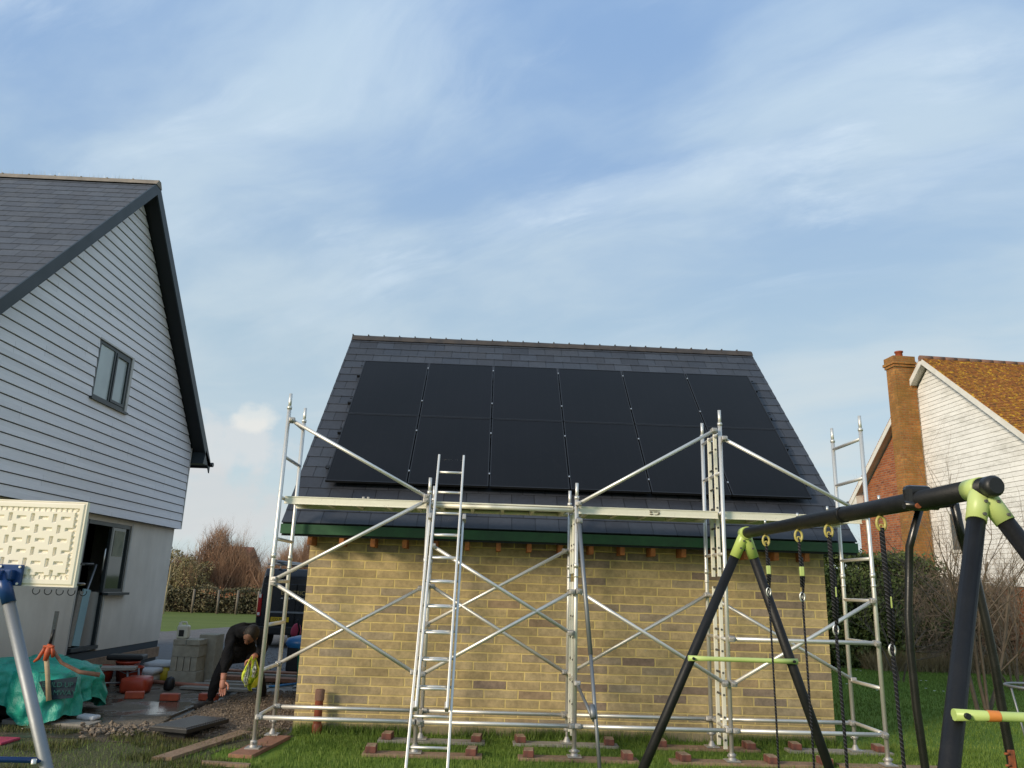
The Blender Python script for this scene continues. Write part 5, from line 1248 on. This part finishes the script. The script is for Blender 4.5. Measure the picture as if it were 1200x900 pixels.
# ---- green tarpaulin over a pile
tb=T('tarpaulin','crumpled green tarpaulin thrown over a pile by the house','tarpaulin',(-3.3,1.6,0))
def tarp_mesh():
    mb=MB(); nu,nv=150,60; vs=[];fs=[]; cx,cy=-3.52,1.72; 
    for j in range(nv+1):
        v=j/nv
        for i in range(nu):
            a=2*math.pi*i/nu
            ca,sa=math.cos(a),math.sin(a)
            sq=(abs(ca)**3.2+abs(sa)**3.2)**(-1/3.2)
            R=(.78*abs(ca)+.56*abs(sa))*sq*.84
            hem=.13+.07*math.sin(a*3+1)+.05*math.sin(a*7)+.05*mnoise.noise((ca*3,sa*3,2))
            if v<.5: rr=v/.5*.9; z=.76-.12*(v/.5)**2+.06*mnoise.noise((ca*rr*3+5,sa*rr*3,0))+.03*abs(mnoise.noise((ca*rr*6+5,sa*rr*6,2)))
            else:
                k=(v-.5)/.5; rr=.9+.10*math.sin(min(1,k*1.6)*math.pi/2)+.05*k; z=.64-(.64-hem)*k**1.05
                fold=.06*math.sin(a*13+2*math.sin(a*3))*k+.035*math.sin(a*29+k*4)*k+.05*mnoise.noise((ca*7,sa*7,k*5))
                rr+=fold+.05*mnoise.noise((ca*4,sa*4,k*3))
            x=cx+R*rr*ca; y=cy+R*rr*sa
            vs.append((x,y,max(.02,z+.02*mnoise.noise((x*6,y*6,z*6))-.03*(x+3.3)*0)))
    for j in range(nv):
        for i in range(nu): i2=(i+1)%nu; fs.append((j*nu+i,j*nu+i2,(j+1)*nu+i2,(j+1)*nu+i))
    mb.add(vs,fs,True); return mb
P('sheet',tarp_mesh(),M['tarp'],tb)
mb=MB(); mb.box((-3.5,1.8,.3),(1.05,.65,.55),bev=.05); P('covered_pile',mb,M['blackplastic'],tb)
pn=P('printed_panel',MB().prism([(-3.03,1.00,.55),(-2.60,1.08,.61),(-2.61,1.078,.36),(-2.90,1.02,.33)],(0.003,-.012,0)),M['tarpdark'],tb,label='dark navy panel with pale print')
RP=Matrix.Rotation(.19,3,'Z')@FRONT
P('print',text_mb('BUILD UP',.085,(-2.80,1.012,.515),RP,.001).merge(text_mb('RAMWAY',.085,(-2.76,1.02,.42),RP,.001)),M['letter'],pn)
# orange clamp tool with wooden shafts standing on the pile
pk=T('post_tool','orange steel tool with two wooden handles standing against the tarpaulin','tool',(-2.9,1.1,.3))
P('handle',MB().path([(-3.00,1.02,.83),(-2.93,1.0,.60),(-2.86,.985,.33)],[.03,.028,.032],10),mottled('pale_ash_handle',(.46,.36,.22),(.3,.22,.13),8),pk)
P('handle',MB().path([(-2.95,1.05,.92),(-2.84,1.1,.77),(-2.62,1.15,.66),(-2.40,1.25,.62)],[.022,.022,.026,.03],10),mottled('brown_ash_handle',(.32,.17,.10),(.2,.1,.07),8),pk)
P('head',MB().path([(-2.985,1.02,1.0),(-2.99,1.01,.9),(-3.0,1.0,.80)],[.03,.04,.028],8).path([(-3.03,1.02,.98),(-3.06,1.02,.9),(-3.10,1.02,.82),(-3.15,1.02,.78)],[.022,.026,.024,.014],8).path([(-2.96,1.02,.98),(-2.93,1.02,.90),(-2.93,1.03,.84)],[.022,.028,.02],8).box((-2.99,1.01,.97),(.13,.05,.03),bev=.008),M['orange'],pk)
P('spike',MB().path([(-2.99,1.02,.98),(-2.965,1.02,1.18)],[.02,.016],8),M['blackplastic'],pk)
mb=MB(); mb.box((-4.02,3.05,.66),(.05,.04,1.3),rx=-.01); P('grey_stake',mb,M['timberG'],label='thin grey stake standing upright against the rendered wall',cat='stake',org=(-4.02,3.05,0))
P('paving_lump',MB().box((-3.62,.92,.12),(.3,.28,.22),rz=.3,bev=.05),M['cement'],label='grey concrete lump at the left edge beside the tarpaulin',cat='concrete lump',org=(-3.62,.92,0))
# ------------------------------------------------------------------ toy basketball stand, seen from behind
bk=T('basketball_stand','cream moulded basketball backboard seen from behind on blue and steel stand','basketball stand',(.2,-5.6,0))
BXa,BXb,BZa,BZb,BYp=-.36,.524,1.828,2.232,-5.626
mb=MB(); nx,nz=300,150; vs=[];fs=[]
def dent(x,z):
    d=0.
    mx=min(x-BXa,BXb-x); mz=min(z-BZa,BZb-z); m=min(mx,mz)
    if m<.008: return .006*(1-m/.008)
    if m<.028: return 0.
    if m<.046:   # scalloped groove
        t_=(x if mz<mx else z); return .006+(.004 if (t_/.027)%1<.5 else 0)
    p=.0545; r=math.floor(z/p); q=(x+ (p*.5 if r%2 else 0))/p; cidx=math.floor(q); fx=(q-cidx)*p-p/2; fz=(z/p-r)*p-p/2
    horiz=(cidx%2==0)
    a,b=(.022,.0085) if horiz else (.0085,.021)
    if abs(fx)<a and abs(fz)<b:
        e=min((a-abs(fx)),(b-abs(fz)))/.004; return .011*min(1,e)*(1.0 if not horiz else .9)
    return 0.
for j in range(nz+1):
    z=BZa+(BZb-BZa)*j/nz
    for i in range(nx+1):
        x=BXa+(BXb-BXa)*i/nx; vs.append((x,BYp+dent(x,z),z))
for j in range(nz):
    for i in range(nx): a=j*(nx+1)+i; fs.append((a,a+1,a+nx+2,a+nx+1))
mb.add(vs,fs,False)
P('backboard',mb,M['cream'],bk)
mb=MB(); mb.aabb((BXa,BYp+.013,BZa),(BXb,BYp+.034,BZb),bev=.004); 
for a,b in (((BXa-.006,BYp+.003,BZa-.006),(BXb+.006,BYp+.03,BZa)),((BXa-.006,BYp+.003,BZb),(BXb+.006,BYp+.03,BZb+.006)),((BXa-.006,BYp+.003,BZa),(BXa,BYp+.03,BZb)),((BXb,BYp+.003,BZa),(BXb+.006,BYp+.03,BZb))): mb.aabb(a,b)
P('backboard_rim',mb,M['cream'],bk)
bkt=P('bracket',MB().box((.225,BYp-.014,1.872),(.115,.02,.10),bev=.004).box((.225,BYp-.04,1.872),(.06,.05,.05),bev=.008),M['blue'],bk)
mb=MB()
for (x,z) in ((.18,1.912),(.272,1.912),(.272,1.832)): mb.tube((x,BYp-.023,z),(x,BYp-.032,z),.006,8)
P('bolt',mb,M['steel'],bkt)
P('cross_tube',MB().tube((.22,BYp-.06,1.868),(-.7,BYp-.05,1.86),.027,14),M['blue'],bk)
P('pole',MB().tube((.236,BYp-.045,1.80),(1.01,BYp-.045,.0),.0275,16),M['galv'],bk)
P('pole_collar',MB().tube((.205,BYp-.045,1.87),(.262,BYp-.045,1.742),.031,14),M['blue'],bk)
P('pole',MB().tube((-.45,BYp-.06,1.86),(-1.05,BYp-.26,.0),.0275,16),M['galv'],bk)
P('cross_bar',MB().tube((.555,BYp-.06,1.058),(-.9,BYp-.06,1.045),.013,10),M['blue'],bk)
P('screw',MB().lathe((.53,BYp-.088,1.058),[(.012,-.01),(.012,.01),(0,.012)],8),M['steel'],bk)
mb=MB()
for k in range(5):
    x=.30+k*.058
    pts=[(x+.018*math.cos(a_),BYp+.1,1.822-.02+.018*math.sin(a_)-.002) for a_ in [math.radians(v_) for v_ in range(20,-240,-26)]]; mb.path(pts,.0022,5)
hp=P('hoop',MB().torus((.24,BYp+.24,1.835),.2,.007,30,8),M['blackpaint'],bk); P('net_hooks',mb,M['blackplastic'],hp)
# ------------------------------------------------------------------ swing set
sw=T('swing_set','black and lime green metal swing frame at the right foreground','swing frame',(4.4,-5.4,0))
A=V((4.362,-4.126,2.311)); Bp=V((4.45,-6.67,2.32)); bd=(Bp-A).normalized()
P('beam',MB().path([A+bd*-.02,A+bd*.9,A+bd*.9,Bp+bd*.06],[.037,.037,.040,.040],20).tube(A+bd*1.42,A+bd*1.46,.043,16),M['black'],sw)
P('beam_cap',MB().path([Bp+bd*.055,Bp+bd*.085,Bp+bd*.1],[.0405,.0405,.03],18),M['blackplastic'],sw)
legs=[(A,V((-.4455,.12,-1))),(A,V((.3705,.12,-1))),(Bp,V((-.42,-.305,-1))),(Bp,V((.42,-.355,-1)))]
for P0,dv in legs:
    foot=P0+dv*P0.z; P('leg',MB().tube(P0+dv*.03,foot,.033,18),M['black'],sw)
    j=P('leg_joint',MB().path([P0+dv*-.01,P0+dv*.04,P0+dv*(.165 if P0 is A else .13)],[.034,.038,.0365],18),M['lime'],sw)
    for k in (.055,.105):
        p=P0+dv*k; P('bolt',MB().tube(p+V((.004,-.030,0)),p+V((.005,-.046,0)),.0065,8),M['rungdark'],j)
for P0 in (A+bd*.01,Bp-bd*.03):
    P('beam_sleeve',MB().tube(P0-bd*.035,P0+bd*.045,.0435,18),M['lime'],sw)
for (P0,d1,d2,h) in ((A,legs[0][1],legs[1][1],.85),(Bp,legs[2][1],legs[3][1],.785)):
    a_=P0+d1*h; b_=P0+d2*h; dv=(b_-a_).normalized(); off=V((0,-.045,0))
    P('cross_strut',MB().path([a_+off-dv*.03,a_+off+dv*.12,b_+off-dv*.12,b_+off+dv*.03],[.019,.0155,.0155,.019],12),M['limepale'],sw)
    P('strut_bolt',MB().tube(a_+off+V((0,-.018,0)),a_+off+V((0,-.03,0)),.010,8).tube(b_+off+V((0,-.018,0)),b_+off+V((0,-.03,0)),.010,8),M['blackplastic'],sw)
    if P0 is Bp: P('warning_sticker',MB().path([a_+off+dv*.075,a_+off+dv*.115],[.0185,.0172],12,False),M['warn'],sw)
# two rope swings
def swing(x0y,x1y,lab,thick):
    pts=[V((4.375,-4.504,2.27)),V((4.392,-5.006,2.27)),V((4.406,-5.392,2.272)),V((4.424,-5.932,2.272))]
    a_,b_=pts[x0y],pts[x1y]
    o=T('swing',lab,'swing',((a_.x+b_.x)/2,(a_.y+b_.y)/2,.5),group='rope swings hanging from the beam')
    for p,hh in ((a_,.31),(b_,.335)):
        if thick: hh=.50 if p is a_ else .56
        hk=P('hanger',MB().torus(p+V((0,0,-.03)),.021,.0075,16,6,FRONT,1,1.6).torus(p+V((0,0,-.045)),.010,.005,12,6,FRONT).tube(p+V((0,0,.0)),p+V((0,0,.045)),.006,8),M['gold'],o)
        P('hanger_bolt',MB().tube(p+V((0,0,.075)),p+V((0,0,.105)),.007,8),M['steel'],hk)
        r1=.0125 if thick else .009
        rp=P('rope',MB().path([p+V((0,0,-.05)),p+V((.002,0,-hh*.6)),p+V((.0,0,-hh+.01))],r1,8).path([p+V((.012,0,-hh*.45)),p+V((.017,0,-hh*.8)),p+V((.006,0,-hh-.02))],r1*.8,8).path([p+V((.0,0,-hh-.02)),p+V((.008,.0,-1.1)),V((p.x+.008,p.y,.52))],.0085 if thick else .0065,8),M['rope'],o)
        ad_=P('adjuster',MB().box(p+V((.006,0,-hh*.70)),(.026,.02,.055),bev=.004),M['lime'],rp)
        P('clip',MB().torus(p+V((.0,0,-hh-.045)),.017,.005,14,6,FRONT,.8,1.5).box(p+V((0,0,-hh-.045)),(.01,.012,.02),bev=.003),M['steel'],rp)
    P('seat',MB().box(((a_.x+b_.x)/2+.008,(a_.y+b_.y)/2,.5),(.17,(a_-b_).length+.04,.03),bev=.012),M['lime'],o)
swing(0,1,'thin roped swing hanging nearest the far green joint of the beam',False)
swing(2,3,'thick braided rope swing hanging nearest the middle of the beam',True)
# glider with curved black arms
gl=T('glider_swing','glider swing with curved glossy black arms hanging from the beam','glider swing',(4.6,-6.2,.3))
gb=V((4.436,-6.25,2.319))
P('pivot_bracket',MB().box(gb+V((0,-.0,.01)),(.115,.06,.11),bev=.02).tube(gb+V((-.075,-.02,-.025)),gb+V((.075,-.02,-.025)),.018,12).tube(gb+V((.0,-.035,-.02)),gb+V((.0,-.05,-.02)),.014,10).box(gb+V((.06,.12,.0)),(.05,.22,.05),bev=.015),M['blackpaint'],gl)
P('pivot_bolt',MB().tube(gb+V((-.03,-.045,-.03)),gb+V((-.03,-.058,-.03)),.012,10),M['rust'],gl)
Ya=-6.25+.2
pa=[V(v_) for v_ in [(4.515,-6.12,2.30),(4.487,Ya,2.13),(4.470,Ya,1.98),(4.452,Ya,1.83),(4.447,Ya,1.684),(4.45,Ya,1.436),(4.463,Ya,1.204),(4.49,Ya,.8),(4.54,Ya,.35)]]
pb=[V(v_) for v_ in [(4.69,-6.1,2.33),(4.737,Ya,2.18),(4.783,Ya,1.99),(4.806,Ya,1.80),(4.822,Ya,1.623),(4.835,Ya,1.377),(4.847,Ya,1.214),(4.86,Ya,.8),(4.86,Ya,.35)]]
P('arm',MB().path(pa,.0175,14),M['blackpaint'],gl); P('arm',MB().path(pb,.0195,14),M['blackpaint'],gl)
P('arm_link',MB().tube(pa[0]+V((-.03,0,0)),pb[0]+V((.0,0,0)),.016,10),M['blackpaint'],gl)
P('seat',MB().box((4.68,Ya,.35),(.55,.22,.03),bev=.01),M['lime'],gl)
P('arm_bracket',MB().box((4.835,Ya-.02,1.24),(.03,.012,.085),bev=.004).tube((4.822,Ya-.028,1.268),(4.80,Ya-.03,1.268),.005,6).tube((4.822,Ya-.028,1.222),(4.80,Ya-.03,1.222),.005,6),M['rust'],gl)
# steel ring stand at the right edge
rg=T('ring_stand','galvanised steel ring stand on the lawn cut off by the right edge','ring stand',(9.25,0,0))
P('ring',MB().torus((9.22,0,.94),.38,.016,36,8),M['galv'],rg)
for k in range(3):
    a_=math.radians(175+k*120); P('leg',MB().tube((9.22+.36*math.cos(a_),.36*math.sin(a_),.93),(9.22+.2*math.cos(a_)*1.0,.2*math.sin(a_),0),.012,8),M['galv'],rg)
